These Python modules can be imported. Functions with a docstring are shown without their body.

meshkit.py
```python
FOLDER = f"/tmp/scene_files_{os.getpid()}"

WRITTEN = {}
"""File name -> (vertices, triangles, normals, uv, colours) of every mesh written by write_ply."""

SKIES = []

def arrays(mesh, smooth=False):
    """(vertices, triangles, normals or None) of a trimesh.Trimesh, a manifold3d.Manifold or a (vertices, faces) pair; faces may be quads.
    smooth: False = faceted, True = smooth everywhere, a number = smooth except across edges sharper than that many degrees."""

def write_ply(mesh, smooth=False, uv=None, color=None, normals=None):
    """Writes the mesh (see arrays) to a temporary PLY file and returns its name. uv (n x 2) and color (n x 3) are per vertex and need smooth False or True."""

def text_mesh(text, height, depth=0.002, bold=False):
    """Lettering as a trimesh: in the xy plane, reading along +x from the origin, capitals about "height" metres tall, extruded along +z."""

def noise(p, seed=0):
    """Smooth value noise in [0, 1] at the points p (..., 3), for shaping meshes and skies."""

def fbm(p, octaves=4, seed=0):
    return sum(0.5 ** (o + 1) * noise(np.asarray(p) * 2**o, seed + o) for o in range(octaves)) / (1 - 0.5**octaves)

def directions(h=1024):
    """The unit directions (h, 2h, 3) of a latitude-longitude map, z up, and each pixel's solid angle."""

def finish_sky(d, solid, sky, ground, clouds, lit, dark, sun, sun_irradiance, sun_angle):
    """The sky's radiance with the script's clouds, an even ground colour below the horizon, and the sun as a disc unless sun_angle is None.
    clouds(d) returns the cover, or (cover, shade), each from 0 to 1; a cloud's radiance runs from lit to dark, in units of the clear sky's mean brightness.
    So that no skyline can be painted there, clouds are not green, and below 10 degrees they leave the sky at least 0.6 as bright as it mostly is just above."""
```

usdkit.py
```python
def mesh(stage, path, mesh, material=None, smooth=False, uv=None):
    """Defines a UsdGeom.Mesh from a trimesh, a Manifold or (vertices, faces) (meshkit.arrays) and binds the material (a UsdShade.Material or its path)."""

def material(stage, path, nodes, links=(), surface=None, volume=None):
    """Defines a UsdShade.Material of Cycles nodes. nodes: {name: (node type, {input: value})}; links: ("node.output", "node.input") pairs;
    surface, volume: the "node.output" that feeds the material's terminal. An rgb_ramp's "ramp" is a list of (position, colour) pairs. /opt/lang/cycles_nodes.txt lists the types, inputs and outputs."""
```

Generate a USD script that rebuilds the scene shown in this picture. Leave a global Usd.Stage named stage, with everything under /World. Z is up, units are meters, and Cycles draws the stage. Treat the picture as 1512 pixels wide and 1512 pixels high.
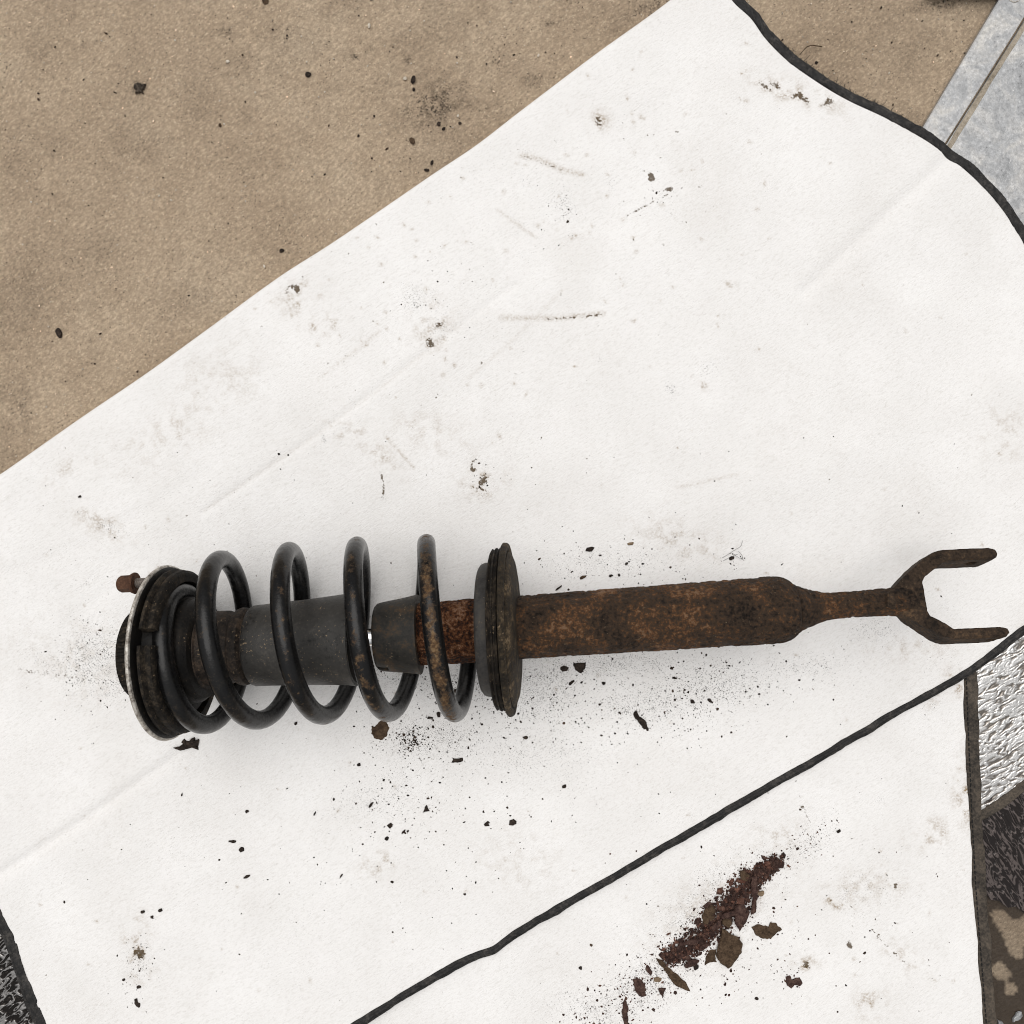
import math, random
import numpy as np, trimesh, shapely
import shapely.geometry as sg
from scipy.spatial import Delaunay, cKDTree
from scipy.interpolate import PchipInterpolator, CubicSpline
from pxr import Usd, UsdGeom, UsdLux, UsdShade, Sdf, Gf, Vt
import usdkit, meshkit
from meshkit import fbm, noise

random.seed(7); RNG = np.random.default_rng(7)
stage = Usd.Stage.CreateInMemory()
UsdGeom.SetStageUpAxis(stage, UsdGeom.Tokens.z); UsdGeom.SetStageMetersPerUnit(stage, 1.0)
UsdGeom.Xform.Define(stage, '/World'); UsdGeom.Scope.Define(stage, '/World/Looks')

# ---------------------------------------------------------------- camera, sky, sun, exposure
H, F = 0.6475, 1112.0            # camera height (m) and focal length in photo pixels (1512 wide)
EXPOSURE = 0.48
SUN_I, SUN_ANGLE, SUN_EL, SUN_AZ = 0.34, 60.0, 70.0, -6.0   # azimuth: degrees from +y towards +x
SKY_STRENGTH = 0.07
cam = UsdGeom.Camera.Define(stage, '/World/camera')
cam.AddTranslateOp().Set((0, 0, H))
cam.CreateHorizontalApertureAttr(36.0); cam.CreateVerticalApertureAttr(36.0)
cam.CreateFocalLengthAttr(36.0 * F / 1512); cam.CreateClippingRangeAttr((0.02, 200.0))
cam.CreateExposureAttr(EXPOSURE)
el, az = math.radians(SUN_EL), math.radians(SUN_AZ)
sdir = (math.cos(el) * math.sin(az), math.cos(el) * math.cos(az), math.sin(el))
sun = UsdLux.DistantLight.Define(stage, '/World/sun')
sun.CreateIntensityAttr(SUN_I); sun.CreateAngleAttr(SUN_ANGLE); sun.CreateNormalizeAttr(True); sun.CreateColorAttr((1.0, 0.975, 0.95))
sun.AddTransformOp().Set(Gf.Matrix4d().SetRotate(Gf.Rotation(Gf.Vec3d(0, 0, 1), Gf.Vec3d(*sdir))))
dome = UsdLux.DomeLight.Define(stage, '/World/sky')
dome.GetPrim().SetCustomDataByKey('kind', 'structure')
skym = usdkit.material(stage, '/World/Looks/overcast_sky', {
    'sky': ('sky_texture', {'sky_type': 'single_scattering', 'sun_disc': False, 'sun_elevation': el, 'sun_rotation': math.atan2(sdir[0], sdir[1]), 'altitude': 100.0}),
    'tc': ('texture_coordinate', {}),
    'n': ('noise_texture', {'scale': 2.2, 'detail': 5.0, 'roughness': 0.55}),
    'r': ('rgb_ramp', {'ramp': [(0.3, (4.6, 4.55, 4.5)), (0.7, (8.6, 8.5, 8.4))]}),
    'sx': ('separate_xyz', {}), 'mr': ('map_range', {'from_min': 0.0, 'from_max': 0.9, 'to_min': 0.22, 'to_max': 1.2, 'clamp': True}),
    'mul': ('mix', {'mix_type': 'multiply', 'fac': 1.0}),
    'mx': ('mix', {'mix_type': 'mix', 'fac': 0.93}),
    'bg': ('background_shader', {'strength': SKY_STRENGTH})},
    [('tc.generated', 'n.vector'), ('n.fac', 'r.fac'), ('tc.generated', 'sx.vector'), ('sx.z', 'mr.value'), ('r.color', 'mul.color1'), ('mr.result', 'mul.color2'),
     ('sky.color', 'mx.color1'), ('mul.color', 'mx.color2'), ('mx.color', 'bg.color')], surface='bg.background')
UsdShade.MaterialBindingAPI.Apply(dome.GetPrim()).Bind(skym)

# ---------------------------------------------------------------- helpers
used = {}
def numbered(path):
    n = used.get(path, -1) + 1; used[path] = n
    return path if n == 0 else '%s_%03d' % (path, n)
def setdata(prim, label=None, cat=None, group=None, kind=None):
    for k, v in (('label', label), ('category', cat), ('group', group), ('kind', kind)):
        if v: prim.SetCustomDataByKey(k, v)
    return prim
def obj(name, mesh, mat, parent='/World', smooth=35, label=None, cat=None, group=None, kind=None, primvar=None):
    path = numbered(str(parent) + '/' + name)
    m = usdkit.mesh(stage, path, mesh, mat, smooth=smooth)
    for k, v in (primvar or {}).items():
        UsdGeom.PrimvarsAPI(m).CreatePrimvar(k, Sdf.ValueTypeNames.Color3fArray, 'vertex').Set(Vt.Vec3fArray.FromNumpy(np.asarray(v, np.float32)))
    setdata(m.GetPrim(), label, cat, group, kind)
    return path
def thing(name, label, cat, group=None, matrix=None):
    path = numbered('/World/' + name)
    x = UsdGeom.Xform.Define(stage, path)
    if matrix is not None: x.AddTransformOp().Set(Gf.Matrix4d(*np.asarray(matrix, float).T.ravel()))
    setdata(x.GetPrim(), label, cat, group)
    return path
def P(px, py, z=0.0):                       # photo pixel -> point on the level z (taking measurements off the photograph)
    return np.array([(px - 756) * (H - z) / F, (756 - py) * (H - z) / F, z])
def smooth_line(pts, step):                 # dense smooth curve through points (n,2)
    pts = np.asarray(pts, float)
    t = np.r_[0, np.cumsum(np.linalg.norm(np.diff(pts, axis=0), axis=1))]
    cs = PchipInterpolator(t, pts, axis=0) if len(pts) > 2 else (lambda u: pts[0] + np.outer(u / t[-1], pts[1] - pts[0]))
    return cs(np.linspace(0, t[-1], max(3, int(t[-1] / step))))
def join(ms): return trimesh.util.concatenate(ms)
def sstep(x, a, b):
    t = np.clip((x - a) / (b - a), 0, 1); return t * t * (3 - 2 * t)

# ---------------------------------------------------------------- materials
L = '/World/Looks/'
def M(name, nodes, links, surface='p.BSDF'):
    return usdkit.material(stage, L + name, nodes, links, surface=surface)
def NZ(scale, detail=4.0, rough=0.55, **k): return ('noise_texture', {'scale': float(scale), 'detail': float(detail), 'roughness': float(rough), **k})
def RAMP(*stops): return ('rgb_ramp', {'ramp': list(stops)})
g = lambda v: (v, v, v)

def blotchy(name, cols, scale, fine, rough=(0.5, 0.8), bump=0.3, bscale=900, metallic=0.0, spec=0.15, dist=0.0006, speck=(0.22, 0.16, 0.1), specks=0.0, contrast=0.9, island=False):
    """A worn surface: patches between the colours, broken up by finer grain, with stray grains of dust and grain relief."""
    n = len(cols)
    iso = ({'ti': ('attribute', {'attribute': 'tint'}), 'ts': ('separate_color', {}), 'ir': RAMP((0.0, g(1.0)), (0.02, g(1.0)), (0.04, g(0.6)), (0.6, g(1.0)), (1.0, (2.1, 1.75, 1.5))), 'im': ('mix', {'mix_type': 'multiply', 'fac': 1.0})}, [('ti.color', 'ts.color'), ('ts.r', 'ir.fac'), ('ms.color', 'im.color1'), ('ir.color', 'im.color2'), ('im.color', 'p.base_color')]) if island else ({}, [('ms.color', 'p.base_color')])
    return M(name, {**iso[0],
        'geo': ('geometry', {}), 'n1': NZ(scale, 7, 0.68, distortion=0.5), 'n2': NZ(fine, 5, 0.7), 'n3': NZ(bscale, 3, 0.65), 'n4': NZ(620, 2, 0.5), 'n5': NZ(70, 4, 0.6),
        'add': ('math', {'math_type': 'multiply_add', 'value2': contrast}), 'sub': ('math', {'math_type': 'subtract', 'value2': contrast / 2}),
        'r': RAMP(*[(0.3 + 0.4 * i / (n - 1), c) for i, c in enumerate(cols)]),
        'sa': ('math', {'math_type': 'multiply_add', 'value2': 0.5, 'value3': 0.0}), 'sb': ('math', {'math_type': 'add'}), 'sc': ('map_range', {'from_min': 1.03 - specks * 0.10, 'from_max': 1.09 - specks * 0.10, 'to_max': 0.9 if specks else 0.0, 'clamp': True}), 'ms': ('mix', {'color2': speck}),
        'rr': ('map_range', {'from_min': 0.3, 'from_max': 0.7, 'to_min': rough[0], 'to_max': rough[1]}),
        'hb': ('math', {'math_type': 'multiply_add', 'value2': 1.4}),
        'b': ('bump', {'strength': bump, 'distance': dist}),
        'p': ('principled_bsdf', {'metallic': metallic, 'specular_ior_level': spec})},
        [('geo.position', x + '.vector') for x in ('n1', 'n2', 'n3', 'n4', 'n5')] +
        [('n2.fac', 'add.value1'), ('n1.fac', 'add.value3'), ('add.value', 'sub.value1'), ('sub.value', 'r.fac'),
         ('n5.fac', 'sa.value1'), ('sa.value', 'sb.value1'), ('n4.fac', 'sb.value2'), ('sb.value', 'sc.value'), ('r.color', 'ms.color1'), ('sc.result', 'ms.fac'),
         ('n2.fac', 'rr.value'), ('rr.result', 'p.roughness'), ('n2.fac', 'hb.value1'), ('n3.fac', 'hb.value3'), ('hb.value', 'b.height'), ('b.normal', 'p.normal')] + iso[1])

def soiled(name, base_nodes, base_links, base_out, rough, spec, bump, bump_dist, dark=(0.02, 0.017, 0.015), tan=(0.26, 0.172, 0.08), olive=(0.085, 0.055, 0.026), height='nb.fac', powder_scale=1300.0, wet=None):
    """A surface whose mesh carries 'soil' (r: soft brown stain, g: dark powder, b: caked olive dirt)."""
    nodes = {'geo': ('geometry', {}), 'at': ('attribute', {'attribute': 'soil_or_glint'}), 'sep': ('separate_color', {}),
        'ns': NZ(powder_scale, 2, 0.5), 'nm': NZ(560, 5, 0.7), 'nl': NZ(75, 4, 0.6),
        # powder: threshold of fine noise moved by the density
        'ga': ('math', {'math_type': 'multiply_add', 'value2': 0.18, 'value3': 0.0}), 'gb': ('math', {'math_type': 'add'}),
        'gc': ('map_range', {'from_min': 0.72, 'from_max': 0.80, 'to_min': 0.0, 'to_max': 0.85, 'clamp': True}),
        'ba': ('math', {'math_type': 'multiply_add', 'value2': 0.5, 'value3': 0.0}), 'bb': ('math', {'math_type': 'add'}),
        'bc': ('map_range', {'from_min': 0.82, 'from_max': 0.93, 'to_min': 0.0, 'to_max': 0.9, 'clamp': True}),
        'ra': ('math', {'math_type': 'multiply', 'use_clamp': True}), 'rb': ('map_range', {'from_min': 0.4, 'from_max': 0.62, 'to_min': 0.1, 'to_max': 1.0, 'clamp': True}),
        'm1': ('mix', {'color2': tan}), 'm2': ('mix', {'color2': olive}), 'm3': ('mix', {'color2': dark}),
        'b': ('bump', {'strength': bump, 'distance': bump_dist}),
        'p': ('principled_bsdf', {'roughness': rough, 'specular_ior_level': spec}), **base_nodes}
    links = [('at.color', 'sep.color'), ('geo.position', 'ns.vector'), ('geo.position', 'nm.vector'), ('geo.position', 'nl.vector'),
        ('sep.g', 'ga.value1'), ('ga.value', 'gb.value1'), ('ns.fac', 'gb.value2'), ('gb.value', 'gc.value'),
        ('sep.b', 'ba.value1'), ('ba.value', 'bb.value1'), ('nm.fac', 'bb.value2'), ('bb.value', 'bc.value'),
        ('nm.fac', 'rb.value'), ('sep.r', 'ra.value1'), ('rb.result', 'ra.value2'),
        (base_out, 'm1.color1'), ('ra.value', 'm1.fac'), ('m1.color', 'm2.color1'), ('bc.result', 'm2.fac'), ('m2.color', 'm3.color1'), ('gc.result', 'm3.fac'),
        (height, 'b.height'), ('b.normal', 'p.normal')] + base_links
    if wet:
        nodes.update({'aw': ('attribute', {'attribute': 'wet'}), 'sw': ('separate_color', {}), 'm4': ('mix', {'color2': wet}), 'rw': ('map_range', {'to_min': rough, 'to_max': 0.25})})
        links += [('aw.color', 'sw.color'), ('m3.color', 'm4.color1'), ('sw.r', 'm4.fac'), ('m4.color', 'p.base_color'), ('sw.r', 'rw.value'), ('rw.result', 'p.roughness')]
    else: links.append(('m3.color', 'p.base_color'))
    return M(name, nodes, links)

# white non-woven padding: soft fibres running along the fold
white = soiled('white_padding',
    {'mp': ('mapping', {'mapping_type': 'texture', 'rotation': (0, 0, 0.6), 'scale': (3.2, 1.0, 1.0)}), 'nf': NZ(850, 4, 0.7), 'nw': NZ(14, 4, 0.6),
     'wr': RAMP((0.3, (0.80, 0.785, 0.765)), (0.65, (0.86, 0.848, 0.832))),
     'fr': RAMP((0.3, (0.86, 0.85, 0.835)), (0.5, (1.0, 1.0, 1.0))), 'mu': ('mix', {'mix_type': 'multiply', 'fac': 1.0}), 'nb': NZ(760, 4, 0.7)},
    [('geo.position', 'mp.vector'), ('mp.vector', 'nf.vector'), ('geo.position', 'nw.vector'), ('nw.fac', 'wr.fac'), ('nf.fac', 'fr.fac'),
     ('wr.color', 'mu.color1'), ('fr.color', 'mu.color2'), ('mp.vector', 'nb.vector')],
    'mu.color', 0.85, 0.2, 0.7, 0.0010)

ground_mat = soiled('concrete',
    {'n1': NZ(9, 7, 0.65), 'n2': NZ(420, 7, 0.8), 'n4': NZ(620, 3, 0.6), 'n5': NZ(480, 3, 0.6), 'mp': ('mapping', {'mapping_type': 'texture', 'rotation': (0, 0, 0.65), 'scale': (1.5, 1.0, 1.0)}),
     'c1': RAMP((0.28, (0.30, 0.226, 0.155)), (0.5, (0.395, 0.304, 0.212)), (0.72, (0.48, 0.38, 0.272))),
     'c2': RAMP((0.28, g(0.3)), (0.4, g(0.78)), (0.52, g(1.0)), (0.64, g(1.4))),
     'mu': ('mix', {'mix_type': 'multiply', 'fac': 1.0}),
     'lm': RAMP((0.6, g(0.0)), (0.68, g(0.8))), 'mg': ('mix', {'color2': (0.62, 0.5, 0.36)}),
     'pm': RAMP((0.28, g(0.8)), (0.36, g(0.0))), 'mp2': ('mix', {'color2': (0.05, 0.036, 0.026)}),
     'nb': NZ(230, 7, 0.72)},
    [('geo.position', 'mp.vector'), ('geo.position', 'n1.vector'), ('mp.vector', 'n2.vector'), ('mp.vector', 'n4.vector'), ('geo.position', 'n5.vector'),
     ('n1.fac', 'c1.fac'), ('n2.fac', 'c2.fac'), ('c1.color', 'mu.color1'), ('c2.color', 'mu.color2'),
     ('mu.color', 'mg.color1'), ('n4.fac', 'lm.fac'), ('lm.color', 'mg.fac'), ('mg.color', 'mp2.color1'), ('n5.fac', 'pm.fac'), ('pm.color', 'mp2.fac'), ('mp.vector', 'nb.vector')],
    'mp2.color', 0.8, 0.25, 1.0, 0.0022, dark=(0.035, 0.026, 0.02), tan=(0.055, 0.04, 0.028), powder_scale=500.0, wet=(0.024, 0.0155, 0.010))

tape = blotchy('black_binding_tape', [(0.005, 0.005, 0.005), (0.014, 0.013, 0.0125), (0.06, 0.054, 0.048)], 110, 330, (0.4, 0.7), 0.7, 1400, spec=0.35, contrast=0.8)  # palest tone paints in the highlights of its wrinkles
tape_dusty = blotchy('dusty_binding_tape', [(0.02, 0.018, 0.016), (0.062, 0.052, 0.042), (0.115, 0.093, 0.072)], 55, 500, (0.6, 0.85), 0.6, 1400)
thread = blotchy('dark_thread', [(0.008, 0.008, 0.008), (0.02, 0.02, 0.02)], 300, 900)
rubber = blotchy('black_rubber', [(0.004, 0.0037, 0.0035), (0.008, 0.0073, 0.0067), (0.02, 0.016, 0.012)], 70, 500, (0.35, 0.6), 0.4, 900, specks=0.5)
rubber_dusty = blotchy('dusty_rubber', [(0.0045, 0.004, 0.0036), (0.013, 0.0108, 0.0085), (0.052, 0.04, 0.028)], 90, 420, (0.55, 0.85), 0.8, 1000, specks=0.8)
boot_mat = blotchy('grey_plastic', [(0.008, 0.0075, 0.007), (0.030, 0.0285, 0.026), (0.036, 0.034, 0.031), (0.06, 0.055, 0.048)], 38, 420, (0.36, 0.6), 0.35, 1200, spec=0.25, specks=0.85, contrast=0.6)
boot_brown = blotchy('soiled_plastic', [(0.01, 0.0085, 0.0075), (0.028, 0.022, 0.018), (0.07, 0.05, 0.036)], 90, 420, (0.5, 0.75), 0.5, 1000, specks=1.0)
cap_mat = blotchy('dark_cap_plastic', [(0.012, 0.0112, 0.010), (0.027, 0.025, 0.0215), (0.07, 0.044, 0.024)], 55, 360, (0.42, 0.65), 0.35, 1000, spec=0.2, specks=0.7, contrast=0.6)
alu = blotchy('oxidised_aluminium', [(0.06, 0.05, 0.04), (0.3, 0.27, 0.235), (0.6, 0.57, 0.52), (0.75, 0.72, 0.67)], 110, 520, (0.3, 0.55), 0.6, 1200, 0.5, 0.4, contrast=0.5)
nut_mat = blotchy('rusty_nut', [(0.03, 0.016, 0.01), (0.075, 0.036, 0.022), (0.12, 0.062, 0.036)], 120, 700, (0.6, 0.8), 0.5, 1200)
stud_mat = blotchy('grey_stud', [(0.12, 0.1, 0.085), (0.25, 0.22, 0.2)], 200, 900, (0.4, 0.6), 0.4, 1200, 0.6)
chrome = M('chrome_rod', {'p': ('principled_bsdf', {'base_color': (0.8, 0.8, 0.8), 'metallic': 1.0, 'roughness': 0.12})}, [])
rust = blotchy('rusted_tube', [(0.011, 0.0075, 0.0055), (0.034, 0.022, 0.0145), (0.058, 0.038, 0.025), (0.075, 0.044, 0.025), (0.165, 0.075, 0.032), (0.25, 0.15, 0.085)], 26, 330, (0.55, 0.9), 1.0, 800, 0.0, 0.22, 0.0026, specks=0.6, contrast=0.9)
rust_deep = blotchy('orange_rust', [(0.008, 0.005, 0.004), (0.028, 0.011, 0.0065), (0.085, 0.03, 0.012), (0.17, 0.07, 0.028), (0.28, 0.16, 0.1)], 46, 380, (0.6, 0.9), 1.0, 800, 0.0, 0.2, 0.0024, specks=0.6, contrast=1.2)
fork_mat = blotchy('rusted_casting', [(0.014, 0.01, 0.0075), (0.04, 0.027, 0.018), (0.066, 0.044, 0.029), (0.13, 0.08, 0.045)], 50, 360, (0.6, 0.85), 1.0, 700, 0.0, 0.2, 0.002, specks=0.3)
perch_grey = blotchy('grey_painted_steel', [(0.02, 0.019, 0.018), (0.045, 0.043, 0.041), (0.065, 0.058, 0.048)], 50, 420, (0.45, 0.7), 0.5, 900, specks=0.9, contrast=0.6)
perch_brown = blotchy('grimy_steel', [(0.010, 0.0085, 0.0065), (0.027, 0.0215, 0.0155), (0.05, 0.037, 0.023), (0.14, 0.1, 0.06)], 70, 340, (0.6, 0.85), 0.9, 800, 0.0, 0.15, 0.0014, specks=1.0)
flake_dark = blotchy('dark_rust_scale', [(0.01, 0.0075, 0.006), (0.026, 0.019, 0.015), (0.06, 0.044, 0.034)], 220, 700, (0.6, 0.9), 0.8, 1200, island=True)
flake_purple = blotchy('purple_rust_scale', [(0.02, 0.011, 0.009), (0.055, 0.03, 0.0245), (0.11, 0.068, 0.053)], 260, 500, (0.6, 0.9), 0.8, 1200, island=True)
flake_brown = blotchy('brown_rust_scale', [(0.035, 0.022, 0.013), (0.075, 0.048, 0.029), (0.12, 0.08, 0.05)], 160, 600, (0.6, 0.9), 0.8, 1200)
flake_tan = blotchy('tan_scale', [(0.16, 0.11, 0.07), (0.27, 0.2, 0.13)], 200, 900, (0.6, 0.9), 0.7, 1200)
clod_mat = blotchy('grey_clod', [(0.025, 0.02, 0.016), (0.065, 0.052, 0.041), (0.13, 0.105, 0.08)], 260, 600, (0.7, 0.9), 0.9, 1200)
stone_white = blotchy('pale_grit', [(0.4, 0.34, 0.26), (0.7, 0.64, 0.55)], 200, 900, (0.6, 0.9), 0.5, 1200, island=True)
zinc = M('galvanised_sheet', {'geo': ('geometry', {}), 'n1': NZ(40, 6, 0.7, distortion=0.8), 'n2': NZ(330, 6, 0.75), 'n3': NZ(120, 5, 0.7), 'mp': ('mapping', {'mapping_type': 'texture', 'rotation': (0, 0, 1.05), 'scale': (3.0, 1.0, 1.0)}), 'n4': NZ(520, 3, 0.6, distortion=1.5),
    'r': RAMP((0.28, (0.26, 0.265, 0.27)), (0.46, (0.38, 0.385, 0.39)), (0.58, (0.46, 0.455, 0.445)), (0.74, (0.58, 0.56, 0.52))), 'r2': RAMP((0.26, g(0.25)), (0.4, g(0.8)), (0.55, g(1.0)), (0.7, g(1.35))),
    'mu': ('mix', {'mix_type': 'multiply', 'fac': 1.0}), 'sr': RAMP((0.66, g(0.0)), (0.72, g(0.7))), 'mw': ('mix', {'color2': (0.8, 0.79, 0.77)}), 'rr': RAMP((0.35, g(0.3)), (0.65, g(0.6))), 'b': ('bump', {'strength': 0.5, 'distance': 0.0006}),
    'p': ('principled_bsdf', {'metallic': 0.55})},
    [('geo.position', 'n1.vector'), ('geo.position', 'n2.vector'), ('geo.position', 'n3.vector'), ('geo.position', 'mp.vector'), ('mp.vector', 'n4.vector'), ('n1.fac', 'r.fac'), ('n2.fac', 'r2.fac'), ('r.color', 'mu.color1'), ('r2.color', 'mu.color2'),
     ('mu.color', 'mw.color1'), ('n4.fac', 'sr.fac'), ('sr.color', 'mw.fac'), ('mw.color', 'p.base_color'), ('n3.fac', 'rr.fac'), ('rr.color', 'p.roughness'), ('n2.fac', 'b.height'), ('b.normal', 'p.normal')])
dust = blotchy('tan_dust', [(0.2, 0.17, 0.13), (0.32, 0.275, 0.215), (0.42, 0.37, 0.3)], 90, 500, (0.8, 0.95), 0.6, 900)
def foilmat(name, groove, top, lo, hi, rough, metal):  # pale ridges and dark grooves: reflections painted into the colour by ridge height
    return M(name, {'geo': ('geometry', {}), 'at': ('attribute', {'attribute': 'soil_or_glint'}), 'sep': ('separate_color', {}), 'n1': NZ(45, 5, 0.65), 'n2': NZ(700, 3, 0.6), 'ad': ('math', {'math_type': 'multiply_add', 'value2': 0.35}),
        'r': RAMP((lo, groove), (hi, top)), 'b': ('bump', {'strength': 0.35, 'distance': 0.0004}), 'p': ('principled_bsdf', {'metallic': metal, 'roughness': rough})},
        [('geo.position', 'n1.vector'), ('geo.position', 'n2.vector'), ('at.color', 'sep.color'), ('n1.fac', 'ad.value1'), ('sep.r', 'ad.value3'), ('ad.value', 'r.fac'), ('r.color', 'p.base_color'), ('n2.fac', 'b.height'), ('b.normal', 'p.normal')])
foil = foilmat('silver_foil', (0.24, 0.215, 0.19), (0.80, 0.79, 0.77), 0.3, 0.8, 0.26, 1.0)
foil_dark = foilmat('foil_painted_glints', (0.025, 0.022, 0.02), (0.62, 0.6, 0.58), 0.7, 1.22, 0.24, 0.95)  # silver foil whose dark and bright reflections are put into the colour
wetsheet = foilmat('wet_dark_sheet', (0.012, 0.008, 0.007), (0.16, 0.13, 0.12), 0.7, 1.15, 0.25, 0.4)  # paler ridge tone is painted reflection
coil_mat = M('black_spring_paint', {'geo': ('geometry', {}), 'at': ('attribute', {'attribute': 'soil_or_glint'}), 'sep': ('separate_color', {}),
    'n1': NZ(130, 7, 0.78), 'n2': NZ(420, 5, 0.7), 'ga': ('math', {'math_type': 'multiply_add', 'value2': 0.5}), 'gc': ('map_range', {'from_min': 0.66, 'from_max': 0.80, 'clamp': True}),
    'rc': RAMP((0.32, (0.022, 0.013, 0.008)), (0.5, (0.085, 0.046, 0.02)), (0.66, (0.19, 0.125, 0.065))),
    'pc': RAMP((0.3, (0.0025, 0.0025, 0.003)), (0.55, (0.005, 0.0048, 0.0046)), (0.72, (0.022, 0.017, 0.013))), 'm': ('mix', {}),
    'rr': ('map_range', {'from_min': 0.0, 'from_max': 1.0, 'to_min': 0.2, 'to_max': 0.8}), 'nr': ('map_range', {'from_min': 0.3, 'from_max': 0.7, 'to_min': -0.04, 'to_max': 0.12}), 'ra': ('math', {'math_type': 'add'}),
    'b': ('bump', {'strength': 0.4, 'distance': 0.0005}), 'p': ('principled_bsdf', {'specular_ior_level': 0.3})},
    [('at.color', 'sep.color'), ('geo.position', 'n1.vector'), ('geo.position', 'n2.vector'), ('sep.r', 'ga.value1'), ('n1.fac', 'ga.value3'), ('ga.value', 'gc.value'), ('n2.fac', 'rc.fac'), ('n1.fac', 'pc.fac'),
     ('pc.color', 'm.color1'), ('rc.color', 'm.color2'), ('gc.result', 'm.fac'), ('m.color', 'p.base_color'), ('gc.result', 'rr.value'), ('n1.fac', 'nr.value'), ('rr.result', 'ra.value1'), ('nr.result', 'ra.value2'), ('ra.value', 'p.roughness'),
     ('n2.fac', 'b.height'), ('b.normal', 'p.normal')])

# ---------------------------------------------------------------- soil maps (stains that lie on the padding and on the concrete; one crease darkened in colour)
def blob(XY, c, rx, ry=None, ang=0.0, z=0.0, power=1.0):
    """Soft ellipse; c in photo pixels, radii in photo pixels."""
    k = (H - z) / F; ry = ry or rx
    d = (XY - P(c[0], c[1], z)[:2]) / k
    ca, sa = math.cos(math.radians(ang)), math.sin(math.radians(ang))
    u = (d[:, 0] * ca + d[:, 1] * sa) / rx; v = (-d[:, 0] * sa + d[:, 1] * ca) / ry
    return np.exp(-(u * u + v * v) * power)
def stroke(XY, pts, w, z=0.0):
    k = (H - z) / F
    ln = sg.LineString([P(x, y, z)[:2] for x, y in pts])
    near = np.zeros(len(XY)); b = ln.buffer(w * k * 3).bounds
    m = (XY[:, 0] > b[0]) & (XY[:, 0] < b[2]) & (XY[:, 1] > b[1]) & (XY[:, 1] < b[3])
    if m.any(): near[m] = np.exp(-(shapely.distance(ln, shapely.points(XY[m])) / k / w) ** 2)
    return near
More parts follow.
